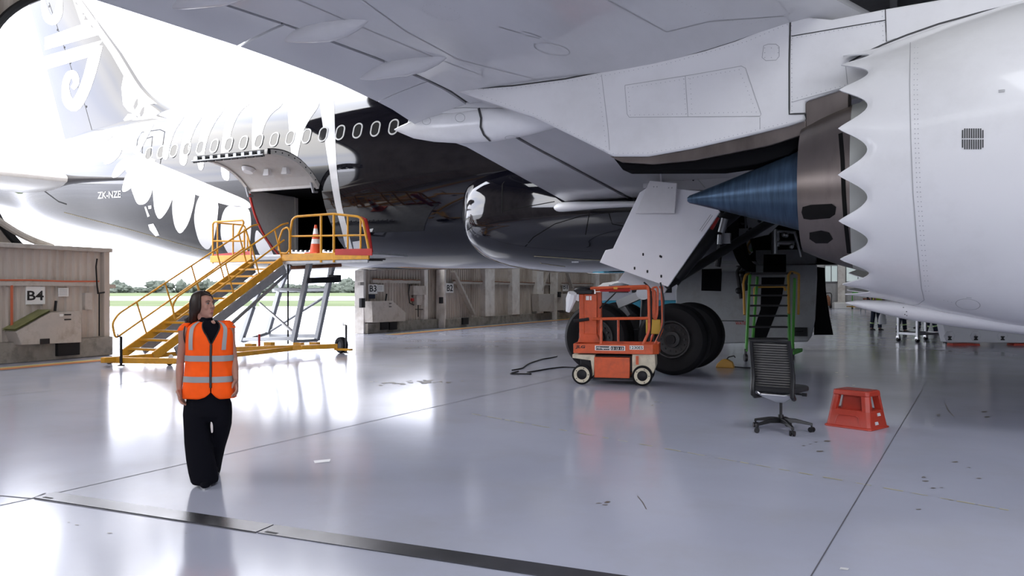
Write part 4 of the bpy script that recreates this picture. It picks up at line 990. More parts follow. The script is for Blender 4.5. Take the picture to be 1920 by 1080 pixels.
mb = MB(); a, b = sp(.35), sp(1.0); mb.tube([V((SR, a[0]+.55, a[1]-.35)), V((SR, b[0]+.2, b[1]-.35))], .045, 8); mb.tube([V((SL, a[0]+.55, a[1]-.35)), V((SL, b[0]+.2, b[1]-.35))], .045, 8)
for i in range(7): y, z = sp(.42+.09*i); mb.tube([V((SL, y+.45, z-.36)), V((SR, y+.2, z-.12))], .02, 6)
mb.build('understay', [m_steel], stair)
# hand rails
def rail(pts, par=stair, r=.024, name='handrail', m=m_yellow, fil=.10):
    mb = MB(); mb.tube(fillet(pts, fil), r, 8); return mb.build(name, m, par)
for s in (SL-.02, SR+.02):
    lo = -.06 if s < -15.3 else .12
    A_ = lambda k, h: V((s, sp(k)[0], sp(k)[1]+h))
    top = .98; mid = .52
    rail([A_(.93 if s < -15.3 else 1.02, mid), A_(lo, mid-.05), A_(lo-.02, top-.12), A_(lo+.02, top), A_(1.0, top), A_(1.06, top-.08)])
    for k in ((.10, .30, .5, .70, .9) if s < -15.3 else (.3, .52, .74, .95)):
        mb = MB(); mb.tube([A_(k+.05, .05), A_(k-.02, top)], .020, 8); mb.build('baluster', [m_yellow], stair)
# deck
PF, PB = 16.75, 18.45
dz = 2.60
mb = MB(); mb.box(((-17.4-11.95)/2, LX((PF+PB)/2), dz-.03), (5.45, PB-PF, .05)); mb.build('deck', [m_grill], stair)
for s0, s1 in ((-17.42, SL-.03), (SR+.03, -12.0)):
    mb = MB(); mb.box(((s0+s1)/2, LX(PF), dz-.09), (s1-s0, .06, .19)); mb.build('deck_beam', [m_yellow], stair, bevel=.01)
    mb = MB(); mb.box(((s0+s1)/2, LX(PF)+.03, dz-.22), (s1-s0-.1, .06, .10)); mb.build('deck_beam', [m_grill], stair, bevel=.01)
mb = MB(); mb.box((-17.42, LX(17.3), dz-.09), (.06, 1.1, .19)); mb.box((-15.37, LX(17.9), dz-.1), (1.1, .06, .14)); mb.build('deck_beam', [m_yellow], stair)
# right guard rail (front)
FR = PF
pts = [P_(544, 488, FR), P_(544, 440, FR), P_(548, 412, FR), P_(555, 406, FR), P_(625, 401, FR), P_(672, 406, FR), P_(680, 412, FR), P_(692, 470, FR)]
rail(pts, r=.032)
rail([P_(544, 443, FR), P_(684, 441, FR)], r=.026)
for x, y0, y1, r in ((602, 403, 492, .032), (626, 401, 492, .034), (652, 405, 470, .026), (676, 412, 470, .026)):
    mb = MB(); mb.tube([P_(x, y1, FR), P_(x, y0, FR)], r, 8); mb.build('guard_post', [m_yellow], stair)
rail([P_(523, 470, FR-.05), P_(523, 450, FR-.05), P_(530, 430, FR-.05), P_(539, 426, FR-.05), P_(543, 432, FR-.05), P_(543, 468, FR-.05), P_(538, 475, FR-.05), P_(526, 474, FR-.05)], r=.026, fil=.06)
mb = MB(); Q = [P_(x, y, FR-.04) for x, y in ((628, 467), (697, 466), (697, 479), (628, 478))]; mb.prism(Q, (0, .03, 0)); mb.build('toe_board', [m_red], stair)
mb = MB(); mb.tube([P_(676, 409, FR+.2), P_(683, 413, FR+.2), P_(690, 440, FR+.2), P_(696, 478, FR+.2)], [.05, .07, .07, .06], 10); mb.build('end_bumper', [m_red], stair)
mb = MB(); mb.beam(P_(690, 486, 17.2), P_(722, 486, 17.3), .08, .04); mb.beam(P_(690, 488, 18.2), P_(716, 488, 18.2), .08, .04); mb.build('sliding_lip', [m_dark], stair)
mb = MB()
rr = random.Random(5)
for i in range(16): x = 548+i*8.6; c = P_(x, 471+rr.uniform(-2, 1), 17.9); mb.cyl(c-V((.03, 0, 0)), c+V((.03, 0, 0)), .045, n=10); mb.beam(c+V((-.1, 0, -.04)), c+V((.1, 0, -.04)), .1, .04)
mb.build('roller_track', [m_alu], stair)
# left cage
LF = PF-.0
rail([P_(399, 494, LF), P_(399, 420, LF), P_(402, 416, LF), P_(455, 413, LF), P_(457, 418, LF), P_(446, 440, LF)], r=.026, fil=.05)
for x in (408, 437, 458): mb = MB(); mb.tube([P_(x, 490, LF+.3), P_(x, 420 if x < 450 else 432, LF+.3)], .024, 8); mb.build('guard_post', [m_yellow], stair)
rail([P_(399, 452, LF), P_(458, 452, LF+.3)], r=.024)
rail([P_(458, 430, LF+.2), P_(463, 438, LF+.2), P_(470, 462, LF+.2), P_(471, 488, LF+.2)], r=.026)
rail([P_(408, 418, LF+.3), P_(458, 422, LF+.9), P_(464, 440, LF+.9), P_(464, 486, LF+.9)], r=.022)
mb = MB(); Q = [P_(x, y, LF+.3) for x, y in ((399, 477), (474, 470), (474, 478), (399, 481))]; mb.prism(Q, (0, .03, 0)); mb.build('toe_board', [m_red], stair)
# lattice legs, cross braces and base
def leg(a, b, w=.13): mb = MB(); mb.beam(a, b, w, w, 0, up=(0, 1, 0)); mb.build('support_leg', [m_steel], stair, bevel=.01)
n1, n2, f1, f2 = 17.2, 17.25, 18.35, 18.4
leg(P_(550, 641, n1), P_(581, 490, n1)); leg(P_(594, 638, f1), P_(625, 490, f1)); leg(P_(452, 640, n1), P_(474, 575, n1)); leg(P_(502, 625, f1), P_(524, 546, f1))
leg(P_(474, 575, n1), P_(508, 497, n1), .10); leg(P_(524, 546, f1), P_(545, 497, f1), .10)
def strut(a, b, r, m=m_steel): mb = MB(); mb.tube([a, b], r, 10); mb.build('cross_brace', [m], stair)
for a, b, w in ((P_(456, 636, n1), P_(552, 635, n1), .10), (P_(506, 629, f1), P_(596, 630, f1), .10), (P_(512, 545, f1), P_(612, 543, f1), .10), (P_(516, 542, n1), P_(574, 544, n1), .08)):
    mb = MB(); mb.beam(a, b, w, w); mb.build('cross_brace', [m_steel], stair, bevel=.01)
strut(P_(487, 569, n1), P_(551, 624, n1), .045, m_alu); strut(P_(508, 620, f1), P_(608, 557, f1), .04); strut(P_(540, 645, 17.9), P_(540, 490, 17.9), .025, m_dark); strut(P_(594, 638, f1), P_(552, 640, n1), .05); strut(P_(502, 625, f1), P_(456, 640, n1), .05)
mb = MB(); mb.beam(P_(580, 526, n1), P_(634, 524, f1), .14, .16); mb.box(P_(628, 522, f1), (.3, .2, .2)); mb.build('cross_brace', [m_dark], stair, bevel=.01)
mb = MB(); mb.tube([P_(545, 502, 17.2), P_(640, 497, 18.3)], .05, 8); mb.build('cross_brace', [m_rust], stair)
def floorbeam(x0, y0, x1, y1, z, w, h, m=m_yellow, nm='base_rail'): mb = MB(); mb.beam(GL(x0, y0, z), GL(x1, y1, z), w, h); mb.build(nm, [m], stair, bevel=.01)
floorbeam(192, 675, 330, 677, .13, .12, .12); floorbeam(440, 655, 632, 649, .20, .12, .12); floorbeam(330, 677, 565, 652, .17, .10, .10); floorbeam(192, 675, 430, 655, .16, .1, .1)
floorbeam(565, 652, 632, 649, .2, .10, .10)
mb = MB()
for x, y in ((470, 648), (505, 645), (560, 646), (590, 645)): mb = MB(); mb.box(GL(x, y, .24), (.25, .15, .10)); mb.build('base_bracket', [m_yellow], stair)
pass
def jack(x, y, h): g = GL(x, y, .02); mb = MB(); mb.cyl(g, g+V((0, 0, h)), .028, n=8); mb.cyl(g, g+V((0, 0, .02)), .07, n=12); mb.tube([g+V((0, 0, h)), g+V((-.10, 0, h)), g+V((-.10, 0, h+.06))], .012, 6); mb.build('jack_post', [m_dark], stair)
jack(227, 686, .62); jack(649, 662, .72)
mb = MB(); g = GL(486, 650, .2); mb.cyl(g, g+V((0, 0, .32)), .03, n=8); mb.build('jack_post', [m_red], stair)
def roadwheel(x, y, r, w): g = GL(x, y); c = V((g.x, g.y, r)); mb = MB(); mb.lathe([(r*.5, -w/2), (r*.9, -w/2), (r, -w*.3), (r, w*.3), (r*.9, w/2), (r*.5, w/2)], c, (.3, 1, 0), 24, 0, caps=False); mb.cyl(c-V((.3, 1, 0)).normalized()*w*.4, c+V((.3, 1, 0)).normalized()*w*.4, r*.52, n=16, mat=1); mb.build('road_wheel', [m_rubber, m_dark], stair)
roadwheel(640, 662, .21, .16)
for x, y in ((318, 685), (205, 682)):
    g = GL(x, y); c = V((g.x, g.y, .075)); mb = MB(); mb.cyl(c-V((0, .03, 0)), c+V((0, .03, 0)), .075, n=16); mb.box(c+V((0, 0, .05)), (.12, .10, .05)); mb.build('caster', [m_dark], stair)
mb = MB(); g = GL(640, 664); mb.box(g+V((.05, .02, .12)), (.5, .12, .05)); mb.build('base_bracket', [m_yellow], stair)
q = MB(); c = GL(321, 671, .15); q.lathe([(.075, 0), (.07, .02), (.01, .02)], c, (0, -1, 0), 16); q.build('badge', [m_sign], stair)
# traffic cone on the deck
cp = P_(592, 477, 17.0); cp = V((cp.x, cp.y, dz-.005))
cone = thing('traffic_cone', 'orange traffic cone with two white bands standing on the yellow platform', 'traffic cone', cp, 'air')
def cr(z): return .17-.14*z/.78
mb = MB(); mb.box(cp+V((0, 0, .02)), (.42, .42, .04)); mb.build('base', [m_cone1], cone, bevel=.01)
mb = MB(); mb.lathe([(cr(z), z) for z in (.04, .24, .42, .52, .68, .78)]+[(.001, .785)], cp, (0, 0, 1), 28, 0); mb.build('body', [m_cone1], cone)
for z0, z1 in ((.27, .40), (.53, .68)):
    mb = MB(); mb.lathe([(cr(z0)+.003, z0), (cr(z1)+.003, z1)], cp, (0, 0, 1), 28, 0, caps=False); mb.build('white_band', [m_livery], cone)

# ================================================================ MAST LIFT (local: x right, y away, z up; scale from its own size)
lw = G(1157, 722); LROT = -math.radians(13)
lift = thing('mast_lift', 'orange one-person mast lift parked in front of the airliner main wheels', 'lift', lw, 'world', LROT)
def q2(px, py, y=0.0): return V(((px-1157)/106.5, y, (723-py)/109.5))
def pxb(mb, x0, y0, x1, y1, ya, yb, mat=0):
    a, b = q2(x0, y1), q2(x1, y0); mb.box(((a.x+b.x)/2, (ya+yb)/2, (a.z+b.z)/2), (b.x-a.x, yb-ya, b.z-a.z), None, mat)
mb = MB(); pxb(mb, 1088, 668, 1216, 700, .10, .62, 0); mb.build('chassis', [m_dark], lift, bevel=.01)
mb = MB(); pxb(mb, 1115, 671, 1180, 710, .0, .72); mb.build('battery_box', [m_orange], lift, bevel=.012)
mb = MB(); mb.prism([q2(x, y, .03) for x, y in ((1074, 667), (1116, 667), (1116, 706), (1112, 706), (1108, 678), (1074, 674))], (0, .66, 0)); mb.build('front_bracket', [m_cream], lift, bevel=.008)
mb = MB(); mb.prism([q2(x, y, .03) for x, y in ((1184, 665), (1225, 663), (1226, 688), (1222, 700), (1184, 700))], (0, .66, 0)); mb.build('rear_plate', [m_cream], lift, bevel=.008)
mb = MB(); pxb(mb, 1191, 668, 1196, 684, -.0, .03); mb.build('side_latch', [m_orange], lift)
mb = MB(); pxb(mb, 1112, 708, 1185, 714, .02, .6); mb.build('underguard', [m_dark], lift)
def lwheel(px, y, r=.172):
    c = q2(px, 705, y); c.z = r; mb = MB()
    mb.lathe([(r*.55, -.055), (r*.86, -.06), (r, -.045), (r, .045), (r*.86, .06), (r*.55, .055)], c, (0, 1, 0), 32, 0, caps=False)
    mb.lathe([(r*.80, -.062), (r*.78, -.066), (r*.52, -.056), (r*.50, -.04)], c, (0, 1, 0), 32, 1, caps=False)
    mb.lathe([(r*.51, -.045), (r*.40, -.06), (r*.15, -.075), (.001, -.075)], c, (0, 1, 0), 24, 2)
    mb.lathe([(r*.80, .06), (.001, .05)], c, (0, 1, 0), 24, 2)
    for i in range(5): a = 2*PI*i/5; mb.cyl(c+V((r*.66*math.cos(a), -.055, r*.66*math.sin(a))), c+V((r*.66*math.cos(a), -.072, r*.66*math.sin(a))), r*.05, n=8, mat=2)
    mb.build('wheel', [m_rubber, m_cream, m_dark], lift)
for x in (1093, 1203):
    for y in (-.01, .70): lwheel(x, y)
mb = MB()
out = [q2(1077, 664), q2(1237, 664)]
def tray(z0, z1, t):
    n = 5; xs0, xs1 = q2(1077, 0).x, q2(1232, 0).x; o = [V((xs0, -.04, 0)), V((xs1-.10, -.04, 0)), V((xs1, .06, 0)), V((xs1, .70, 0)), V((xs1-.05, .78, 0)), V((xs0, .78, 0))]
    return [q+V((0, 0, z0)) for q in o], [q+V((0, 0, z1)) for q in o]
a, b = tray(q2(0, 664).z, q2(0, 646).z, .02); c0 = sum(a, V((0, 0, 0)))/6
inn = [V((c0.x+(q.x-c0.x)*.97, c0.y+(q.y-c0.y)*.95, q.z)) for q in b]; fl_ = [V((q.x, q.y, a[0].z+.04)) for q in inn]
mb.loft([a, b, inn, fl_], 0); mb.build('platform_tray', [m_orange], lift, bevel=.006)
mb = MB(); pxb(mb, 1083, 552, 1116, 646, .28, .50); pxb(mb, 1091, 552, 1093, 646, .265, .285); mb.build('mast', [m_orange], lift, bevel=.012)
mb = MB(); mb.prism([q2(x, y, .26) for x, y in ((1080, 646), (1086, 629), (1116, 629), (1124, 646))], (0, .26, 0)); mb.build('mast_foot', [m_orange], lift, bevel=.008)
mb = MB(); pxb(mb, 1112, 548, 1122, 640, .44, .62); mb.build('inner_mast', [m_orange], lift)
mb = MB(); pxb(mb, 1073, 544, 1108, 552, .2, .56); mb.ell(q2(1090, 543, .38), (.17, .17, .05)); mb.build('control_box', [m_blackp], lift, bevel=.01)
mb = MB(); mb.prism([q2(x, y, .24) for x, y in ((1070, 551), (1083, 551), (1083, 566), (1073, 563))], (0, .2, 0)); mb.build('white_hood', [m_paper], lift)
def lrail(pts, r=.022, nm='guard_rail', m=m_orange, f=.06): mb = MB(); mb.tube(fillet(pts, f), r, 10); mb.build(nm, [m], lift)
lrail([q2(1108, 541, .0), q2(1212, 537, 0), q2(1214, 545, 0), q2(1215, 620, 0), q2(1204, 646, 0)], .025)
lrail([q2(1108, 545, .72), q2(1206, 541, .72), q2(1222, 545, .72), q2(1222, 620, .72), q2(1212, 646, .72)], .022)
mb = MB(); mb.tube([q2(1125, 544, .1), q2(1180, 544, .1)], .034, 10); mb.build('padded_bar', [m_red], lift)
lrail([q2(1112, 599, .0), q2(1214, 597, 0)], .026); lrail([q2(1128, 599, 0), q2(1128, 648, 0)], .024); lrail([q2(1152, 599, .72), q2(1152, 646, .72)], .022)
lrail([q2(1220, 541, .1), q2(1228, 538, .1), q2(1230, 546, .1), q2(1229, 590, .1), q2(1226, 600, .1), q2(1222, 596, .1), q2(1221, 545, .1)], .018, f=.04)
lrail([q2(1232, 540, .3), q2(1236, 538, .3), q2(1238, 600, .3), q2(1236, 622, .3), q2(1224, 646, .3)], .024)
lrail([q2(1205, 530, .1), q2(1216, 540, .05), q2(1219, 560, .05), q2(1218, 610, .05), q2(1215, 640, .05)], .014, 'cable', m_blackp); lrail([q2(1234, 530, .2), q2(1240, 560, .2), q2(1240, 610, .2), q2(1228, 640, .2)], .014, 'cable', m_blackp)
lrail([q2(1160, 540, .3), q2(1140, 560, .4), q2(1120, 580, .4)], .012, 'cable', m_blackp)
mb = MB(); pxb(mb, 1206, 601, 1233, 629, .45, .55); mb.build('document_box', [M('box_yellow', (.55, .36, .03), .5)], lift, bevel=.01)
mb = MB(); mb.tube([q2(1075, 604, .12), q2(1104, 600, .12)], .03, 10); mb.build('entry_bar', [m_blackp], lift)
mb = MB(); pts_ = [(1074, 552, .05), (1070, 565, .1), (1067, 578, .1), (1064, 588, .12)]; mb.tube([q2(x, y-2, z) for x, y, z in pts_], [.08, .09, .06, .04], 8)
tag(mb.build('rag', [m_paper], lift), None)
def ltext(box_, txt, m, y, bold=.02, shear=0):
    x0, y0, x1, y1 = box_; mb = MB(); mb.text(txt, lambda x, yy: q2(x0+(x1-x0)*x+shear*yy, y1+(y0-y1)*yy, y), 0, 1, bold); mb.build('lettering', [m], lift, flat=True, fixn=False)
def lplate(x0, y0, x1, y1, m, y=-.046, nm='sticker'): mb = MB(); pxb(mb, x0, y0, x1, y1, y, y+.006); mb.build(nm, [m], lift)
ltext((1081, 649, 1098, 656), 'JLG', m_ink, -.047, .03, 1.5)
lplate(1117, 649, 1172, 658, m_sign); lplate(1119, 650, 1144, 657, m_ink, -.050); lplate(1146, 650, 1170, 657, m_ink, -.050)
ltext((1120, 651, 1143, 656.5), 'Hirepool', m_sign, -.052, .02, .8); ltext((1147.5, 651.5, 1168.5, 656), '13 13 13', m_sign, -.052, .02)
lplate(1180, 648, 1205, 655.5, m_sign); ltext((1181, 649, 1204, 654.5), '1230ES', m_ink, -.049, .02)
lplate(1096, 556, 1102, 564, m_sign, .262); lplate(1103.5, 556, 1106.5, 564, m_sign, .262)
mb = MB(); pxb(mb, 1151, 539, 1158, 543, -.03, .02); mb.build('sticker', [m_yellow], lift)

# ================================================================ OFFICE CHAIR
cg = G(1464, 808); ca = -math.radians(38)                 # local +y = the way the sitter faces
chair = thing('office_chair', 'black swivel office chair with ladder-like ribbed back turned to the viewer', 'chair', cg, 'world', ca)
mb = MB(); mb.cyl((0, 0, .10), (0, 0, .19), .035, .03, 16); mb.cyl((0, 0, .18), (0, 0, .42), .016, n=14); mb.build('gas_lift', [m_blackp], chair)
base_parts = []
angs = [math.radians(a) for a in (-49, 23, 95, 167, 239)]
for a in angs:
    d = V((math.cos(a), math.sin(a), 0)); mb = MB()
    mb.loft([[d*r+V((-d.y*w, d.x*w, z-h)) for w, h in ((-ww, hh), (ww, hh), (ww*.8, -hh), (-ww*.8, -hh))] for r, ww, hh, z in ((.02, .03, .03, .125), (.16, .024, .022, .125), (.32, .018, .014, .095), (.345, .018, .018, .085))], 0)
    mb.build('base_arm', [m_blackp], chair, bevel=.004)
    c = d*.335; mb = MB(); n = V((-d.y, d.x, 0)); q = math.radians(40); ax = (n*math.cos(q)+d*math.sin(q)).normalized()
    for sg in (-1, 1): o = c+ax*sg*.019; mb.cyl(o-ax*.010+V((0, 0, .03)), o+ax*.010+V((0, 0, .03)), .03, n=16)
    mb.ell(c+V((0, 0, .038)), (.022, .022, .024), 10, 8); mb.cyl(c+V((0, 0, .04)), c+V((0, 0, .085)), .009, n=8); mb.build('caster', [m_blackp], chair)
mb = MB(); mb.loft([[V(q) for q in ((-.21, -.2, .435), (.21, -.2, .435), (.14, .14, .435), (-.14, .14, .435))], [V(q) for q in ((-.16, -.16, .40), (.16, -.16, .40), (.10, .10, .40), (-.10, .10, .40))], [V(q) for q in ((-.04, -.06, .335), (.04, -.06, .335), (.04, .04, .335), (-.04, .04, .335))]], 0); mb.build('under_mechanism', [m_panel], chair, bevel=.006)
mb = MB(); rings = []
for y, w, z, h in ((-.20, .20, .485, .030), (-.16, .225, .487, .036), (.02, .235, .485, .040), (.22, .235, .488, .042), (.295, .225, .478, .042), (.325, .19, .462, .034)):
    rings.append([V((w*math.copysign(abs(math.cos(2*PI*i/28))**.35, math.cos(2*PI*i/28)), y, z+h*math.copysign(abs(math.sin(2*PI*i/28))**.6, math.sin(2*PI*i/28)))) for i in range(28)])
mb.loft(rings, 0); mb.build('seat', [m_mesh], chair)
BK = [(.40, -.16), (.415, -.24), (.45, -.275), (.52, -.275), (.62, -.255), (.75, -.275), (.90, -.315), (1.0, -.345), (1.06, -.362)]
def back(z): return smoothtab(BK, z)
for sg in (-1, 1):
    zs_ = [.41+.65*i/22 for i in range(23)]; pth = [V((sg*.16, -.02, .415)), V((sg*.20, -.14, .405))]+[V((sg*.225*(1-.05*max(0, (z-.8)/.26)), back(z), z)) for z in zs_]
    mb = MB(); mb.tube(pth, [.016, .022]+[.027]*10+[.024]*13, 10); mb.build('back_frame', [m_blackp], chair)
mb = MB(); mb.tube([V((-.215, back(1.05), 1.05)), V((0, back(1.05)-.02, 1.058)), V((.215, back(1.05), 1.05))], .018, 10); mb.build('top_rail', [m_blackp], chair)
for i in range(19):
    z = .53+.50*i/18; mb = MB(); mb.tube([V((-.215, back(z)+.004, z)), V((-.1, back(z)-.012, z)), V((.1, back(z)-.012, z)), V((.215, back(z)+.004, z))], .0068 if i > 3 else .008, 8)
    mb.build('back_slat', [m_blackp if i > 3 else m_dark], chair)
mb = MB(); rings = [[V((x, back(z)+.030+(.006 if abs(x) < .15 else 0), z)) for x in (-.21, -.1, 0, .1, .21)] for z in (.53, .6, .68, .76, .84, .92, 1.0, 1.04)]
mb.loft(rings, 0, caps=False, ringclosed=False); o = mb.build('back_mesh', [M('grey_back_mesh', (.30, .29, .27), .75)], chair, fixn=False); sd = o.modifiers.new('Solidify', 'SOLIDIFY'); sd.thickness = .008
mb = MB(); rings = [[V((x, back(.5)-.0, z)) for x in (-.2, 0, .2)] for z in (.48, .52)]; mb.box((0, back(.5)+.01, .505), (.41, .03, .06)); mb.build('lumbar_band', [m_blackp], chair, bevel=.01)
mb = MB(); mb.tube(fillet([V((-.19, -.20, .455)), V((-.14, -.255, .44)), V((.14, -.255, .44)), V((.19, -.20, .455))], .05), .011, 8); mb.build('recline_bar', [m_alu], chair)
for sg in (-1, 1): mb = MB(); mb.tube([V((sg*.15, .02, .44)), V((sg*.25, .03, .435))], .012, 8); mb.cyl((sg*.235, .03, .435), (sg*.285, .035, .435), .02, n=12); mb.build('adjuster_knob', [m_blackp], chair)

# ================================================================ RED STEP STOOL
sg_ = G(1606, 799); stool = thing('step_stool', 'scuffed red plastic two-level step stool beside the office chair', 'step stool', sg_, 'world', math.radians(-50))
def fr_(z, k=1): return (.275-.062*z/.44)*k, (.235-.078*z/.44)*k
def rect(z, k=1, e=.035):
    a, b = fr_(z, k); return [V((a-e, -b, z)), V((a, -b+e, z)), V((a, b-e, z)), V((a-e, b, z)), V((-a+e, b, z)), V((-a, b-e, z)), V((-a, -b+e, z)), V((-a+e, -b, z))]
mb = MB(); r = rect(0.0, 1.06); mb.loft([r, rect(.02, 1.06), rect(.025, 1.0), rect(.20), rect(.215, .965)], 0); mb.build('lower_body', [m_redp], stool, bevel=.006)
mb = MB(); mb.loft([rect(.38, 1.02), rect(.425, 1.03), rect(.44, 1.0)], 0)
mb.build('top_step', [m_redp], stool, bevel=.008)
mb = MB(); a, b = fr_(.44, .86); mb.box((0, 0, .4415), (a*2, b*2, .004)); mb.build('grip_pad', [M('worn_grip', (.22, .05, .04), .8, var=.3, vscale=30)], stool)
for sx in (-1, 1):
    for sy in (-1, 1):
        mb = MB(); rings = []
        for z in (.20, .38):
            a, b = fr_(z); rings.append([V((sx*(a-q*.085), sy*(b-w*.075), z)) for q, w in ((0, .45), (.45, 0), (1, 0), (1, 1), (0, 1))])
        mb.loft(rings, 0); mb.build('corner_post', [m_redp], stool, bevel=.004)
mb = MB(); mb.loft([rect(.2, .62), rect(.39, .60)], 0); mb.build('core', [m_redp], stool)
mb = MB()
for sx, dy in ((1, 0),):
    for z, y in ((.165, .03), (.07, -.05)): a, b = fr_(z); mb.box((a-.0, y, z), (.012, .07, .035), Matrix.Rotation(math.radians(-18), 3, 'Y')); 
mb.build('paint_chip', [m_panel], stool)
mb = MB(); rings = []
for t, w in ((0, 0), (1, 0)): pass
zz_ = [(-.15, .04), (-.13, .13), (-.10, .15), (.10, .15), (.13, .13), (.15, .04)]
mb.tube([V((x, -fr_(z)[1]-.001, z)) for x, z in zz_], .006, 6); mb.build('moulded_rib', [m_redp], stool)

# ================================================================ GREEN LADDER STAND
ladder = thing('ladder_stand', 'green step ladder with dark treads and yellow handrails below the engine', 'ladder', Wd(1440, 670, 18.3)*1.0, 'world', 0)
ladder.location.z = 0; lz = 18.3
def q3(px, py, dy=0.0): w = Wd(px, py, lz+dy); l = ladder.location; return V((w.x-l.x, dy, w.z))
def lad(nm, pts, r, m, f=.05): mb = MB(); mb.tube(fillet(pts, f), r, 8); mb.build(nm, [m], ladder)
for a, b in (((1399, 660), (1406, 516)), ((1480, 660), (1478, 516))):
    mb = MB(); mb.beam(q3(*a), q3(b[0], b[1], 1.0), .10, .05, 0, up=(1, 0, 0)); mb.build('side_rail', [m_green], ladder, bevel=.006)
for a, b in (((1410, 655, 1.8), (1420, 519, 1.1)), ((1486, 655, 1.8), (1490, 522, 1.1))):
    mb = MB(); mb.beam(q3(*a), q3(*b), .07, .05, 0, up=(1, 0, 0)); mb.build('rear_leg', [m_green], ladder)
for i, y in enumerate((635, 613, 592, 573, 554, 535)):
    dy = 1.0*(660-y)/144; mb = MB(); a, b = q3(1404, y, dy), q3(1474, y, dy); mb.box((a+b)/2, (b.x-a.x, .22, .04)); mb.build('tread', [m_dark], ladder)
mb = MB(); a, b = q3(1402, 513, 1.3), q3(1478, 513, 1.3); mb.box((a+b)/2, (b.x-a.x, .7, .05)); mb.build('platform', [m_dark], ladder)
for pts in ([(1396, 590, .4), (1394, 530, .9), (1398, 515, 1.0), (1404, 513, 1.1)], [(1416, 590, 1.7), (1414, 540, 1.7), (1422, 538, 1.7), (1470, 537, 1.7), (1473, 545, 1.7)], [(1479, 588, .4), (1478, 516, .9), (1482, 510, 1.0), (1490, 511, 1.2), (1498, 514, 1.4), (1497, 590, 1.4)]):
    lad('handrail', [q3(*p) for p in pts], .03, m_ochre)
mb = MB(); mb.beam(q3(1484, 662, .3), q3(1500, 656, .9), .12, .08); mb.build('outrigger', [m_green], ladder)
for x, dy in ((1398, 0), (1484, 0), (1412, 1.8), (1487, 1.8)): c = q3(x, 600, dy); c.z = .09; mb = MB(); mb.cyl(c-V((.03, 0, 0)), c+V((.03, 0, 0)), .09, n=16); mb.beam(c, c+V((0, 0, .2)), .05, .05); mb.build('caster', [m_blackp], ladder)

# ================================================================ SMALL THINGS ON THE FLOOR
def cable(pts, label, r=.013, m=m_blackp):
    P = [G(x, y, r) for x, y in pts]; o = P[0]; mb = MB(); mb.tube(fillet(P, .4), r, 6); return tag(mb.build('floor_cable', [m], frame='world', origin=(o.x, o.y, 0)), label, 'cable')
cable([(960, 694), (978, 691), (992, 681), (1017, 673), (1032, 671), (1045, 668), (1042, 667)], 'thin black cable zigzagging across the floor left of the lift')
cable([(972, 696), (954, 701), (978, 701), (999, 701), (985, 699), (1030, 691), (1056, 688), (1080, 689), (1100, 690)], 'black cable running along the floor towards the lift wheels')
kg = G(1360, 689); ck = thing('wheel_chock', 'yellow wheel chock with a black rope at the rear of the airliner wheels', 'wheel chock', kg, 'world', -.4)
mb = MB(); mb.prism([(-.19, -.12, 0), (.19, -.12, 0), (.14, -.12, .12), (.03, -.12, .18), (-.06, -.12, .17), (-.16, -.12, .08)], (0, .24, 0)); mb.build('block', [m_ochre], ck, bevel=.02)
mb = MB(); mb.tube(fillet([V((.03, 0, .17)), V((.06, 0, .22)), V((.18, .02, .25)), V((.2, .02, .21))], .03), .013, 6); mb.tube([V((.19, 0, .02)), V((.4, -.05, .015)), V((.6, .0, .015))], .013, 6); mb.build('rope', [m_blackp], ck)

# ================================================================ RIGHT BACKGROUND
tg = G(1728, 640); tro = thing('trolley', 'grey metal trolley on bright casters below the engine cowl', 'trolley', tg, 'world', math.radians(24))
for i, (x, y) in enumerate(((-.62, -.35), (.62, -.35), (.62, .35), (-.62, .35))):
    mb = MB(); mb.box((x, y, .52), (.07, .07, .82)); mb.build('post', [m_grill], tro)
    mb = MB(); mb.cyl((x, y-.03, .07), (x, y+.03, .07), .07, n=16, mat=0); mb.box((x, y, .13), (.10, .10, .08), None, 1); mb.build('caster', [m_blackp, m_alu], tro)
for z in (.26, .90):
    mb = MB(); mb.beam((-.62, -.35, z), (.62, -.35, z), .06, .07); mb.beam((-.62, .35, z), (.62, .35, z), .06, .07); mb.beam((-.62, -.35, z), (-.62, .35, z), .06, .07); mb.beam((.62, -.35, z), (.62, .35, z), .06, .07); mb.build('frame_rail', [m_grill], tro)
mb = MB(); mb.box((0, 0, .945), (1.3, .76, .03)); mb.build('shelf', [m_grill], tro)
wp = G(1850, 648); mb = MB()
pan = thing('cowl_panel', 'long pale grey panel with three latch recesses lying under the engine', 'panel', wp, 'world', 0)
def q4(px, py, dy=0.0): w = Wd(px, py, wp.y); return V((w.x-wp.x, dy, w.z))
mb.prism([q4(x, y) for x, y in ((1768, 608), (1775, 641.5), (1990, 643.5), (1990, 604))], (0, .35, 0)); mb.build('panel_body', [m_panel], pan, bevel=.015)
for x in (1780, 1829, 1879, 1930):
    mb = MB(); c = q4(x, 630, -.012); mb.lathe([(.17, .012), (.15, .0), (.02, .012)], c, (0, 1, 0), 6); mb.build('recess', [m_panel], pan, flat=True)
    mb = MB(); c = q4(x, 634, -.03); mb.box(c+V((0, 0, .04)), (.10, .03, .035)); mb.box(c, (.05, .03, .1)); mb.box(c-V((0, 0, .04)), (.10, .03, .035)); mb.build('latch', [m_ink], pan)
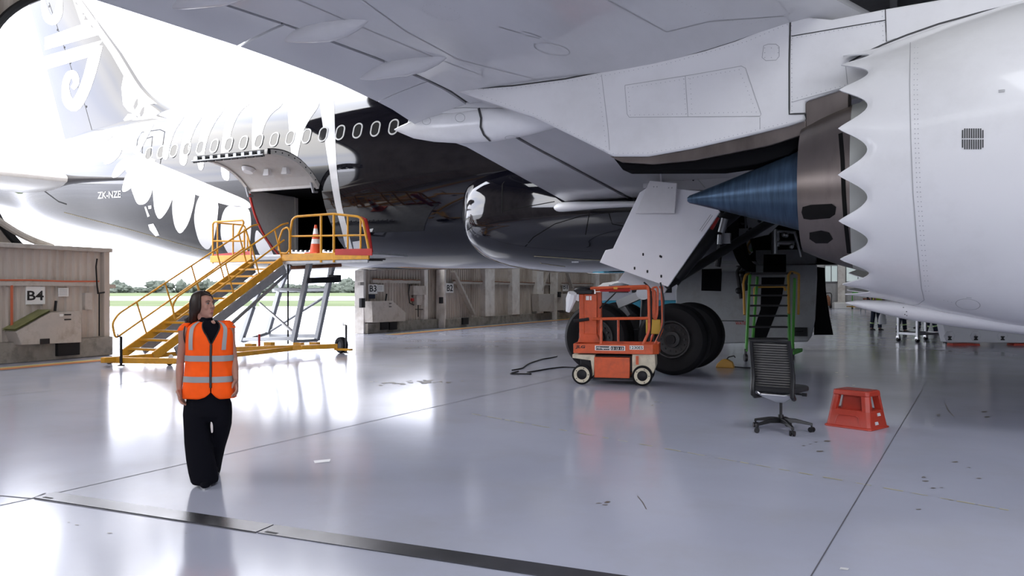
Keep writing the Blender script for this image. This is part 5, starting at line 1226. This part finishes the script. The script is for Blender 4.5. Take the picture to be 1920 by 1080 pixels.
for x0, x1, lab in ((1786, 1838, 'low red block under the left end of the pale panel'), (1900, 1960, 'low red block under the right end of the pale panel')):
    a, b = q4(x0, 646, .12), q4(x1, 646, .12); mb = MB(); mb.box(((a.x+b.x)/2, .16, .03), (b.x-a.x, .34, .06), None, 0, .95); mb.box(((a.x+b.x)/2, .16, .064), ((b.x-a.x)*.5, .30, .01)); o = mb.build('support_block', [m_redp], frame='world', origin=(0, 0, 0), loc=(wp.x, wp.y, 0), bevel=.008); tag(o, lab, 'block')
vg = G(1205, 623); van = thing('van', 'white and teal van seen between the airliner wheels and the lift', 'van', vg, 'world', math.radians(8))
vk = vg.y
def q5(px, py, dy=0.0): w = Wd(px, py, vk); return V((w.x-vg.x, dy, max(0, w.z)))
mb = MB(); mb.prism([q5(x, y) for x, y in ((1126, 612), (1130, 563), (1290, 563), (1290, 612))], (0, 1.8, 0)); mb.build('lower_body', [m_teal], van, bevel=.05)
mb = MB(); mb.prism([q5(x, y, .02) for x, y in ((1116, 564), (1120, 548), (1150, 530), (1200, 523), (1285, 523), (1290, 564))], (0, 1.76, 0)); mb.build('upper_body', [m_vanw], van, bevel=.05)
for x0, x1 in ((1140, 1178), (1184, 1222), (1228, 1262)):
    mb = MB(); mb.prism([q5(x, y, .015) for x, y in ((x0, 549), (x0, 534), (x1, 534), (x1, 549))], (0, -.01, 0)); mb.build('window', [m_glass], van)
for x in (1152, 1262):
    c = q5(x, 610, .06); c.z = .33; mb = MB(); mb.lathe([(.18, -.1), (.3, -.1), (.33, -.06), (.33, .06), (.3, .1), (.18, .1)], c, (0, 1, 0), 24, 0); mb.build('wheel', [m_rubber], van)
# along the far wall
def farbase(px, py): l = A(px, py, -57.2); return l
g = toworld(farbase(1552, 581)); fe_ = thing('extinguisher_cart', 'red wheeled extinguisher cart by the far wall, seen past the dark gear door', 'fire extinguisher', (g.x, g.y, 0), 'world')
mb = MB(); mb.lathe([(.22, .25), (.24, .3), (.24, .95), (.15, 1.1), (.06, 1.15), (.06, 1.25)], (0, 0, 0), (0, 0, 1), 18); mb.build('cylinder', [m_rust], fe_)
mb = MB(); mb.tube(fillet([V((-.3, 0, .1)), V((-.3, 0, 1.2)), V((-.2, 0, 1.4)), V((.3, 0, 1.4)), V((.36, 0, 1.2)), V((.3, 0, .1))], .1), .04, 8); mb.build('frame', [m_blackp], fe_)
for sx in (-.3, .3): mb = MB(); mb.cyl((sx-.04, .1, .2), (sx+.04, .1, .2), .2, n=18); mb.build('wheel', [m_blackp], fe_)
g = toworld(A(1582, 580, -57.0)); mb = MB(); mb.box((0, 0, .26), (1.9, .5, .52)); mb.box((0, 0, .55), (1.7, .4, .08)); tag(mb.build('barrier_block', [m_sign], frame='world', origin=(0, 0, 0), loc=(g.x, g.y, 0), bevel=.04), 'white low barrier block at the foot of the far wall', 'barrier')
g = toworld(A(1618, 582, -56.0)); gc = thing('work_platform', 'green-framed low work platform by the far wall behind the engine nozzle', 'work platform', (g.x, g.y, 0), 'world')
mb = MB(); mb.box((0, 0, .22), (2.4, 1.2, .1)); mb.build('deck', [m_ochre], gc)
for sx in (-1.15, 1.15):
    mb = MB(); mb.tube(fillet([V((sx, -.5, .06)), V((sx, -.5, 1.45)), V((sx*.55, -.5, 1.45)), V((sx*.5, -.5, 1.25))], .1), .05, 8); mb.build('upright', [m_green], gc)
    mb = MB(); mb.cyl((sx-.04, -.5, .1), (sx+.04, -.5, .1), .1, n=14); mb.build('caster', [m_blackp], gc)
mb = MB(); mb.box((.2, -.3, .8), (.5, .4, .35)); mb.build('tool_tray', [m_rust], gc)
# ================================================================ PEOPLE
def fuse(mb, name, m, parent=None, voxel=.006, smooth=4, **k):
    o = mb.build(name, m, parent, **k); r = o.modifiers.new('Remesh', 'REMESH'); r.mode = 'VOXEL'; r.voxel_size = voxel; r.use_smooth_shade = True
    s = o.modifiers.new('Smooth', 'SMOOTH'); s.factor = .5; s.iterations = smooth; return o
def hand(mb, wrist, dirv, palmn, L=.17, curl=.5, thumb=1, sc=1.0):
    """palm and five bent fingers; dirv runs from the wrist to the knuckles, palmn out of the palm"""
    d = V(dirv).normalized(); n = V(palmn); n = (n-d*n.dot(d)).normalized(); s = d.cross(n).normalized()*thumb; w = V(wrist)
    rings = []
    for t, a, b in ((0, .026, .019), (.3, .033, .017), (.65, .039, .0155), (1, .037, .012)):
        c = w+d*(.088*sc*t)+n*.004*t; rings.append([c+s*a*sc*math.cos(2*PI*i/14)+n*b*sc*math.sin(2*PI*i/14) for i in range(14)])
    mb.loft(rings, 0)
    for k, (off, ln) in enumerate(((.028, .070), (.0095, .078), (-.0095, .073), (-.0275, .058))):
        p = w+d*.080*sc+s*off*sc; P = [p]; a = .15*curl
        for j in range(3):
            a += curl*(.35, .55, .45)[j]*(1+.12*k); seg = ln*sc*(.42, .32, .26)[j]
            p = p+(d*math.cos(a)+n*math.sin(a)+s*off*.35).normalized()*seg; P.append(p)
        mb.tube(P, [.0095*sc, .0088*sc, .0080*sc, .0062*sc], 8); mb.ell(P[-1], .0064*sc, 8, 6)
    p = w+d*.020*sc+s*.026*sc; q = p+(d*.55+s*.75+n*.35).normalized()*.036*sc; r = q+(d*.85+s*.3+n*.4).normalized()*.032*sc; e = r+(d*.95+n*.3).normalized()*.024*sc
    mb.tube([p, q, r, e], [.0135*sc, .0115*sc, .010*sc, .0075*sc], 8); mb.ell(e, .0078*sc, 8, 6)
def sup(c, a, b, e, n=40, rot=0):
    out = []
    for i in range(n):
        t = 2*PI*i/n; x = a*math.copysign(abs(math.cos(t))**e, math.cos(t)); y = b*math.copysign(abs(math.sin(t))**e, math.sin(t))
        out.append(V((c[0]+x*math.cos(rot)-y*math.sin(rot), c[1]+x*math.sin(rot)+y*math.cos(rot), c[2])))
    return out
# ---------------------------------------------------------------- the woman in the orange vest (local: x right, -y towards the viewer)
wg = G(390, 908); K = .00444
woman = None
def w2(px, py, y=0.0): Z = wg.y+y; return V(((px-960)/F*Z-wg.x, y, H+(HZ-py)/F*Z))
HR = Matrix.Rotation(math.radians(64), 3, 'Z') @ Matrix.Rotation(math.radians(-6), 3, 'X')   # head turned to her left, chin a little up
hc = w2(382, 573, .005)
def hd(x, y, z): return hc+HR @ V((x, y, z))               # head frame: -y is the way the face looks
b = MB()
b.ell(hd(0, .012, .028), (.070, .088, .080), 24, 16, rot=HR)                 # skull
fr_r = []
for z, w, yf, yb in ((-.108, .020, -.066, -.02), (-.098, .033, -.074, .0), (-.078, .046, -.080, .02), (-.05, .054, -.082, .04), (-.02, .060, -.083, .05), (.01, .062, -.084, .05), (.04, .061, -.083, .05), (.07, .052, -.070, .05)):
    fr_r.append([hd(w*math.copysign(abs(math.cos(2*PI*i/28))**.85, math.cos(2*PI*i/28)), (yf+yb)/2+(yb-yf)/2*math.sin(2*PI*i/28), z) for i in range(28)])
b.loft(fr_r, 0)
b.tube([hd(0, -.082, .022), hd(0, -.092, .0), hd(0, -.103, -.021), hd(0, -.096, -.029)], [.0065, .008, .0095, .0075], 10)   # nose
for sx in (-1, 1): b.ell(hd(sx*.010, -.088, -.024), .0068, 8, 6); b.ell(hd(sx*.034, -.062, -.020), (.022, .018, .026), 12, 8, rot=HR); b.ell(hd(sx*.030, -.074, .030), (.022, .014, .008), 10, 8, rot=HR)
for z, r in ((-.052, .0075), (-.062, .0085)): b.tube([hd(-.021, -.076, z+.002), hd(-.008, -.087, z), hd(.008, -.087, z), hd(.021, -.076, z+.002)], [.004, r, r, .004], 8)
b.ell(hd(0, -.072, -.096), (.020, .016, .014), 10, 8, rot=HR)
for sx in (-1, 1): b.ell(hd(sx*.068, .012, -.008), (.010, .020, .032), 10, 8, rot=HR)
b.tube([hd(0, .03, -.05), w2(385, 600, .02), w2(386, 612, .03)], [.052, .050, .060], 18)
TR = [(.70, .150, .095), (.80, .165, .105), (.90, .150, .095), (1.0, .132, .088), (1.10, .142, .098), (1.18, .155, .105), (1.27, .160, .090), (1.33, .135, .075), (1.37, .07, .06)]
tcx = lambda z: -.008+(z-.7)*.008
b.loft([sup((tcx(z), .02, z), w-.012, d-.012, .85) for z, w, d in TR], 0)
shR, shL = w2(347, 618, .02), w2(428, 613, .03)
elR, elL = w2(338, 680, .045), w2(438, 672, .06)
wrR, wrL = w2(336, 730, -.01), w2(442.5, 713, -.02)
for s_, e_, w_ in ((shR, elR, wrR), (shL, elL, wrL)):
    m1 = s_.lerp(e_, .45); m2 = e_.lerp(w_, .35)
    b.tube([s_+V((.03 if s_.x < 0 else -.03, 0, .015)), s_, m1, e_, m2, w_], [.038, .041, .037, .032, .033, .0225], 14); b.ell(s_, .043, 14, 10)
hand(b, wrR, w2(341, 757, -.06)-wrR, (.8, -.2, 0), curl=.45, thumb=1, sc=1.08)
hand(b, wrL, w2(446, 738, -.08)-wrL, (-.8, -.2, 0), curl=.7, thumb=-1, sc=1.08)
for leg_ in (((372, 775, .0), (374, 835, -.03), (382, 893, -.05)), ((412, 775, .02), (416, 805, .06), (402, 872, .30))):
    P = [w2(*q) for q in leg_]; b.tube(P, [.075, .052, .035], 14)
woman = fuse(b, 'person', [m_skin], None, .0048, 4, frame='world', origin=(0, 0, 0), loc=wg)
tag(woman, 'woman in an orange reflective vest and black trousers walking with her head turned', 'person')
for sx in (-1, 1):
    e = MB(); e.ell(hd(sx*.030, -.0785, .008), (.0125, .006, .0052), 12, 8, rot=HR); e.build('eye', [M('eye_white', (.5, .45, .42), .3)] if sx < 0 else [bpy.data.materials['eye_white']], woman)
    e = MB(); e.ell(hd(sx*.031, -.0848, .008), (.0058, .003, .0058), 10, 8, rot=HR); e.build('iris', [m_eye], woman)
    e = MB(); e.tube([hd(sx*.014, -.089, .028), hd(sx*.030, -.090, .033), hd(sx*.046, -.080, .028)], [.0028, .0034, .0018], 6); e.build('eyebrow', [m_hair], woman)
    e = MB(); e.tube([hd(sx*.017, -.086, .012), hd(sx*.031, -.0885, .0165), hd(sx*.045, -.079, .012)], [.0016, .0024, .0016], 6); e.build('eyelash', [m_eye], woman)
e = MB()
for z, r in ((-.0525, .0052), (-.0615, .006)): e.tube([hd(-.019, -.0785, z+.002), hd(-.007, -.0905, z), hd(.007, -.0905, z), hd(.019, -.0785, z+.002)], [.0025, r, r, .0025], 8)
e.build('lips', [m_lip], woman)
# hair: cap over the skull, long lock down the back
h = MB(); rings = []
for i in range(15):
    a = -.30+i*(PI/2+.27)/14; ring = []
    for j in range(40):
        t = 2*PI*j/40; c, s = math.cos(t), math.sin(t)
        r = 1.0; x = .079*math.cos(a)*c; y = .016+.098*math.cos(a)*s; z = .026+.092*math.sin(a)
        if s < 0: y = .016+.088*math.cos(a)*s
        zz = z
        if s < -.25 and a < .75: zz = max(z, .026+.092*math.sin(.75)-.02*(1+s)); 
        ring.append(hd(x, y, zz))
    rings.append(ring)
h.loft(rings, 0)
for k in range(26):                                        # strands
    u = k/25; t = math.radians(-28+236*u); c, s = math.cos(t), math.sin(t)
    p0 = hd(.010*c, .016+.02*s, .117); p1 = hd(.077*c, .016+.094*s, .05); p2 = hd(.080*c, .020+.096*s, -.03)
    nx = w2(346+18*u, 608+4*math.sin(k*2.3), .09-.05*math.sin(u*3))+V((.02*math.sin(k*1.7), .01*math.cos(k), .03*math.sin(k*1.3)))
    p3 = p2.lerp(nx, .55)+V((0, .012, .0))
    h.tube(fillet([p0, hd(.055*c, .016+.065*s, .10), p1, p2, p3, nx], .05, 3), [.012]*3+[.018]*6+[.017]*6+[.006]*3 if False else .0165, 7)
hair = fuse(h, 'hair', [m_hair], woman, .006, 3)
# black sleeveless top with a high collar
t = MB(); t.loft([sup((tcx(z), .02, z), w-.004, d-.004, .85) for z, w, d in TR], 0)
t.loft([sup((w2(384, 600).x, .018, z), r, r*.95, 1, 28) for z, r in ((1.30, .085), (1.335, .070), (1.355, .060), (1.385, .056), (1.398, .056))], 0); t.build('top', [m_cloth], woman)
kh = MB(); c = w2(400, 604, -.058); kh.ell(c, (.020, .006, .013), 14, 8, rot=Matrix.Rotation(.5, 3, 'Y')); kh.build('collar_opening', [m_skin], woman)
# vest: an open sheet wrapped round the torso with a V neck
VT = [(.725, .222, .135), (.80, .218, .135), (.90, .205, .128), (1.0, .196, .122), (1.08, .194, .124), (1.16, .196, .124), (1.24, .196, .112), (1.30, .190, .094), (1.345, .150, .070), (1.365, .105, .055)]
def vr(z): return smoothtab([(q[0], q[1]) for q in VT], z), smoothtab([(q[0], q[2]) for q in VT], z)
def vcx(z): return w2(390.5+(z-.73)*3, 700).x
FC = math.radians(-90+13)                                    # front opening a little to her left
def vpt(u, v, off=0.0):
    zt = 1.365
    half = math.radians(1.2)+max(0, (v*(zt-.725)+.725-1.165)/.2)*math.radians(25)
    a = FC+half+(2*PI-2*half)*u
    ed = min(u, 1-u)/.06; hem = .0 if ed > 1 else .055*(1-ed)**2
    z = .725+hem+(zt-.725-hem)*v; w, d = vr(z)
    fold = .004*math.sin(a*9+z*14)*(1-v)
    x = (w+off+fold)*math.copysign(abs(math.cos(a))**.85, math.cos(a)); y = (d+off+fold)*math.copysign(abs(math.sin(a))**.85, math.sin(a))
    return V((vcx(z)+x, .02+y, z+.012*(0 if math.cos(a) > 0 else -1)*(1-v)*0))
def vsheet(u0, u1, v0, v1, off, nu, nv):
    mb = MB(); mb.loft([[vpt(u0+(u1-u0)*i/nu, v0+(v1-v0)*j/nv, off) for i in range(nu+1)] for j in range(nv+1)], 0, caps=False, ringclosed=False); return mb
vest = vsheet(0, 1, 0, 1, 0, 110, 44).build('safety_vest', [m_vest], woman, fixn=False, sharp=70)
sd = vest.modifiers.new('Solidify', 'SOLIDIFY'); sd.thickness = .005
def vz(z): return (z-.725)/(1.365-.725)
for z in (.862, 1.035):
    def band(z0, z1, off=.0045):
        mb = MB(); rows = []
        for z in (z0, (z0+z1)/2, z1):
            rw = []
            for i in range(111):
                u = .004+.992*i/110; ed = min(u, 1-u)/.06; hem = .0 if ed > 1 else .055*(1-ed)**2; rw.append(vpt(u, (z-.725-hem)/(1.365-.725-hem), off))
            rows.append(rw)
        mb.loft(rows, 0, caps=False, ringclosed=False); return mb
    band(z, z+.048).build('reflective_band', [m_tape], vest, fixn=False, sharp=70)
for a0_, a1_ in ((-132, -118), (-47, -34)):
    mb = MB(); rows = []
    for j in range(15):
        z = 1.13+.232*j/14; w, d = vr(z); rw = []
        for i in range(7):
            a = math.radians(a0_+(a1_-a0_)*i/6+(1-j/14)*(4 if a0_ < -90 else -4)); rw.append(V((vcx(z)+(w+.008)*math.copysign(abs(math.cos(a))**.85, math.cos(a)), .02+(d+.008)*math.copysign(abs(math.sin(a))**.85, math.sin(a)), z)))
        rows.append(rw)
    mb.loft(rows, 0, caps=False, ringclosed=False); mb.build('reflective_band', [m_tape], vest, fixn=False, sharp=70)
z_ = MB(); P = [vpt(.0, vz(z), .006).lerp(vpt(1, vz(z), .006), .5) for z in [.77+.39*i/20 for i in range(21)]]; z_.tube(P, .010, 8); z_.build('zip', [m_blackp], vest)
for u in (0, 1):
    mb = MB(); mb.tube([vpt(u, .69+.31*i/16, .004) for i in range(17)], .0055, 6); mb.build('neck_binding', [m_blackp], vest)
for s_, sx in ((shR, -1), (shL, 1)):
    mb = MB(); c = s_+V((0, 0, -.035)); mb.tube([c+V((sx*.012+.030*-sx*math.sin(PI*i/24)*0+sx*(-.028+.0*i), .062*math.cos(2*PI*i/24), .088*math.sin(2*PI*i/24))) for i in range(24)], .006, 6, closed=True); mb.build('arm_binding', [m_blackp], vest)
    mb = MB(); rings = []
    for k, (dz_, ro) in enumerate(((-.006, .060), (.022, .058), (.042, .048), (.056, .026))):
        rings.append([s_+V((sx*(.018-.020*k*.6)+.044*math.cos(2*PI*i/20)*(1-k*.12), ro*math.sin(2*PI*i/20), dz_)) for i in range(20)])
    mb.loft(rings, 0); mb.build('shoulder_panel', [m_vest], vest)
# trousers
tr_ = MB()
tr_.loft([sup((w2(x, y, .02).x, .02, w2(x, y, .02).z), w*K, d, .85) for y, x, w, d in ((715, 391, 32, .10), (740, 391, 38, .115), (760, 391, 42, .12), (778, 391, 41, .115), (788, 390, 34, .09))], 0)
tr_.loft([sup((w2(x, y, yy).x, yy, w2(x, y, yy).z), w*K, d, .9) for y, x, w, d, yy in ((755, 369, 22, .10, .02), (775, 370, 25, .11, .01), (800, 369.5, 23, .105, -.005), (830, 372, 24.5, .10, -.02), (860, 376, 25, .105, -.035), (885, 381, 25.5, .11, -.04), (901, 384, 23.5, .12, -.035), (905.5, 385, 21, .11, -.03))], 0)
tr_.loft([sup((w2(x, y, yy).x, yy, w2(x, y, yy).z), w*K, d, .9) for y, x, w, d, yy in ((755, 412, 21, .10, .03), (775, 415, 18.5, .105, .03), (796, 417, 15.5, .10, .04), (815, 415, 13, .095, .08), (840, 407, 13.5, .095, .16), (865, 402, 13, .10, .24), (885, 399, 12, .11, .30), (893, 398, 10, .10, .31))], 0)
fuse(tr_, 'trousers', [m_cloth], woman, .008, 5)
def shoe(c, rot, pitch=0.0):
    mb = MB(); R = Matrix.Rotation(rot, 3, 'Z') @ Matrix.Rotation(pitch, 3, 'X'); c = V(c)
    for prof, mi in (([(.11, .026, .055), (.07, .036, .075), (.0, .038, .070), (-.07, .043, .050), (-.12, .036, .036), (-.145, .018, .026)], 0),):
        rings = []
        for y, w, hh in prof: rings.append([c+R @ V((w*math.cos(2*PI*i/18), y, .012+max(-.012, hh*.5+hh*.5*math.sin(2*PI*i/18)))) for i in range(18)])
        mb.loft(rings, 0)
    mb.loft([[c+R @ V((w*1.05*math.cos(2*PI*i/20)*(1 if math.sin(2*PI*i/20) > 0 else .95), .135*math.sin(2*PI*i/20)-.015, z)) for i in range(20)] for z, w in ((0, .040), (.014, .041))], 1)
    return mb
shoe((w2(386, 900, -.06).x, -.06, 0), math.radians(18)).build('shoe', [m_cloth, m_grill], woman)
shoe((w2(401, 890, .24).x, .24, .03), math.radians(10), math.radians(-18)).build('shoe', [m_cloth, m_blackp], woman)

# ---------------------------------------------------------------- engineers behind the engine
def worker(loc, yaw, label, lean=.25, hat=True, step=.12):
    b = MB(); L = lean
    def t(z): return -math.sin(L)*max(0, z-.95)
    b.tube([V((-.10, step, .06)), V((-.10, step*.6, .48)), V((-.09, 0, .92))], [.05, .06, .085], 12); b.tube([V((.10, -step, .06)), V((.10, -step*.4-.03, .48)), V((.09, 0, .92))], [.05, .06, .085], 12)
    b.loft([sup((0, t(z), z), w, d, .85, 24) for z, w, d in ((.86, .16, .11), (1.0, .16, .11), (1.2, .18, .12), (1.38, .2, .11), (1.46, .12, .08), (1.5, .06, .06))], 0)
    hz = V((0, t(1.62)-.02, 1.63)); b.tube([V((0, t(1.45), 1.45)), hz], .055, 12); b.ell(hz, (.075, .095, .115), 18, 12); b.ell(hz+V((0, -.1, -.02)), (.015, .02, .02), 8, 6)
    for sx in (-1, 1):
        s = V((sx*.20, t(1.40), 1.40)); e = s+V((sx*.05, -.10, -.27)); w = e+V((-sx*.06, -.24, .02)); b.tube([s, e, w], [.055, .044, .03], 12); hand(b, w, (-.1*sx, -1, 0), (0, -.2, -1), curl=.6, thumb=sx)
    o = fuse(b, 'person', [m_skin], None, .011, 3, frame='world', origin=(0, 0, 0), loc=loc, rot=yaw); tag(o, label, 'person')
    c = MB(); c.loft([sup((0, t(z), z), w+.012, d+.012, .85, 24) for z, w, d in ((.86, .16, .12), (1.0, .16, .12))], 0)
    for sx, sg in ((-1, 1), (1, -1)):
        c.tube([V((sx*.10, sg*step, .10)), V((sx*.10, sg*step*.5-(.03 if sg < 0 else 0), .48)), V((sx*.09, 0, .92))], [.075, .082, .105], 14)
    c.build('trousers', [m_navy], o)
    for sx, sg in ((-1, 1), (1, -1)):
        k = MB(); a = V((sx*.10, sg*step*.8-(.01 if sg < 0 else 0), .27)); k.cyl(a, a+V((0, -sg*step*.06, .05)), .083, n=16); k.build('reflective_cuff', [M('cuff_lime', (.55, .75, .35), .5) if 'cuff_lime' not in bpy.data.materials else bpy.data.materials['cuff_lime']], o)
        f = shoe((sx*.10, sg*step-.05, 0), 0); f.build('boot', [m_blackp, m_blackp], o)
    v = MB(); v.loft([sup((0, t(z), z), w+.014, d+.014, .85, 28) for z, w, d in ((.92, .165, .12), (1.2, .18, .12), (1.38, .2, .11), (1.46, .13, .085), (1.49, .075, .07))], 0); v.build('hi_vis_vest', [m_hiviz], o)
    for z in (1.02, 1.18): q = MB(); q.loft([sup((0, t(zz), zz), w, .138, .85, 28) for zz, w in ((z, .188), (z+.05, .19))], 0, caps=False); q.build('reflective_band', [m_tape], o)
    hh = MB(); hh.ell(hz+V((0, .015, .045)), (.086, .105, .09), 18, 12); 
    if hat: hh.ell(hz+V((0, -.09, .05)), (.07, .06, .012), 14, 8)
    hh.build('cap', [m_navy if hat else m_hair], o)
    return o
worker(G(1642, 619), math.radians(20), 'engineer in navy trousers standing behind the engine, a white bag beside the legs', .3)
worker(G(1690, 623), math.radians(60), 'engineer with lime cuffs standing behind the left trolley post', .5)
worker(G(1722, 615), math.radians(-80), 'engineer in dark trousers right of the left trolley post', .35, False)
worker(G(1745, 626), math.radians(75), 'engineer with wide stance between trolley and pale panel', .8, True, .2)
fgp = toworld(A(1631, 560, -44.0)); 
ws = thing('work_stand', 'grey work stand carrying an engineer behind the engine nozzle', 'work stand', (fgp.x, fgp.y, 0), 'world')
for sx in (-.5, .5):
    for sy in (-.4, .4): mb = MB(); mb.box((sx, sy, .45), (.05, .05, .9)); mb.build('leg', [m_grill], ws)
mb = MB(); mb.box((0, 0, .92), (1.1, .9, .05)); mb.build('deck', [m_grill], ws)
worker((fgp.x, fgp.y, .945), math.radians(40), 'engineer in a yellow vest seen through the notch of the engine nozzle', .15)
bg = G(1651, 621); bq = MB(); rings = []
for z, w, d in ((.28, .14, .06), (.30, .17, .09), (.45, .17, .09), (.60, .14, .07), (.72, .09, .03)): rings.append(sup((0, 0, z), w, d, .7, 20))
bq.loft(rings, 0); bq.tube([V((-.06, 0, .70)), V((-.04, 0, .86)), V((.04, 0, .86)), V((.06, 0, .70))], .012, 6)
tag(bq.build('carrier_bag', [m_bag], frame='world', origin=(0, 0, 0), loc=(bg.x, bg.y-.15, 0), rot=.3), 'white carrier bag hanging beside the engineer behind the engine', 'bag')
# ================================================================ LIGHT, CAMERA
sc = bpy.context.scene
w = bpy.data.worlds.new('overcast_sky'); sc.world = w; w.use_nodes = True
nt = w.node_tree; bg = nt.nodes['Background']; bg.inputs['Strength'].default_value = SKY
tc = nt.nodes.new('ShaderNodeTexCoord'); mp = nt.nodes.new('ShaderNodeMapping'); mp.inputs['Scale'].default_value = (1, 1, 3)
nz = nt.nodes.new('ShaderNodeTexNoise'); nz.inputs['Scale'].default_value = 2.2; nz.inputs['Detail'].default_value = 5
cr_ = nt.nodes.new('ShaderNodeValToRGB'); cr_.color_ramp.elements[0].position = .38; cr_.color_ramp.elements[1].position = .62
cr_.color_ramp.elements[0].color = (.75, .78, .88, 1); cr_.color_ramp.elements[1].color = (1, .98, .95, 1)
nt.links.new(tc.outputs['Generated'], mp.inputs['Vector']); nt.links.new(mp.outputs['Vector'], nz.inputs['Vector']); nt.links.new(nz.outputs['Fac'], cr_.inputs['Fac']); sx_ = nt.nodes.new('ShaderNodeSeparateXYZ'); nt.links.new(tc.outputs['Generated'], sx_.inputs['Vector'])
mr_ = nt.nodes.new('ShaderNodeMapRange'); mr_.inputs['From Min'].default_value = 0.0; mr_.inputs['From Max'].default_value = .55; nt.links.new(sx_.outputs['Z'], mr_.inputs['Value'])
tn = nt.nodes.new('ShaderNodeMixRGB'); tn.inputs['Color1'].default_value = (.86, .885, .99, 1); tn.inputs['Color2'].default_value = (1, 1, 1, 1); nt.links.new(mr_.outputs['Result'], tn.inputs['Fac'])
ml = nt.nodes.new('ShaderNodeMixRGB'); ml.blend_type = 'MULTIPLY'; ml.inputs['Fac'].default_value = 1; nt.links.new(cr_.outputs['Color'], ml.inputs['Color1']); nt.links.new(tn.outputs['Color'], ml.inputs['Color2'])
nt.links.new(ml.outputs['Color'], bg.inputs['Color'])
def lamp(s, perp, z, sx, sy, power, col=(.93, .96, 1.0), nm='fill_lamp', rot=(0, 0, 0), spread=180):
    l = bpy.data.lights.new(nm, 'AREA'); l.shape = 'RECTANGLE'; l.size = sx; l.size_y = sy; l.energy = power; l.color = col; l.spread = math.radians(spread)
    o = bpy.data.objects.new(nm, l); C.objects.link(o); o.location = toworld((s, LX(perp), z)); o.rotation_euler = (rot[0], rot[1], ROT+rot[2])
for s, perp, sx, sy, pw in LAMPS: lamp(s, perp, 12.5, sx, sy, pw)
cam = bpy.data.cameras.new('camera'); co = bpy.data.objects.new('camera', cam); C.objects.link(co)
co.location = (0, 0, H); co.rotation_euler = (PI/2, 0, 0); cam.sensor_width = 36; cam.lens = 36*F/1920; cam.shift_y = 5/1920; cam.clip_end = 3000; cam.clip_start = .1
sc.camera = co
sc.view_settings.view_transform = 'Standard'; sc.view_settings.look = 'None'; sc.view_settings.gamma = 1; sc.view_settings.use_curve_mapping = False
sc.view_settings.exposure = EXPO
sc.cycles.use_denoising = True
try: sc.cycles.denoiser = 'OPENIMAGEDENOISE'
except Exception: pass
sc.cycles.max_bounces = 8; sc.cycles.diffuse_bounces = 4; sc.cycles.glossy_bounces = 4; sc.cycles.transmission_bounces = 4; sc.cycles.sample_clamp_indirect = 8; sc.cycles.caustics_reflective = False; sc.cycles.caustics_refractive = False
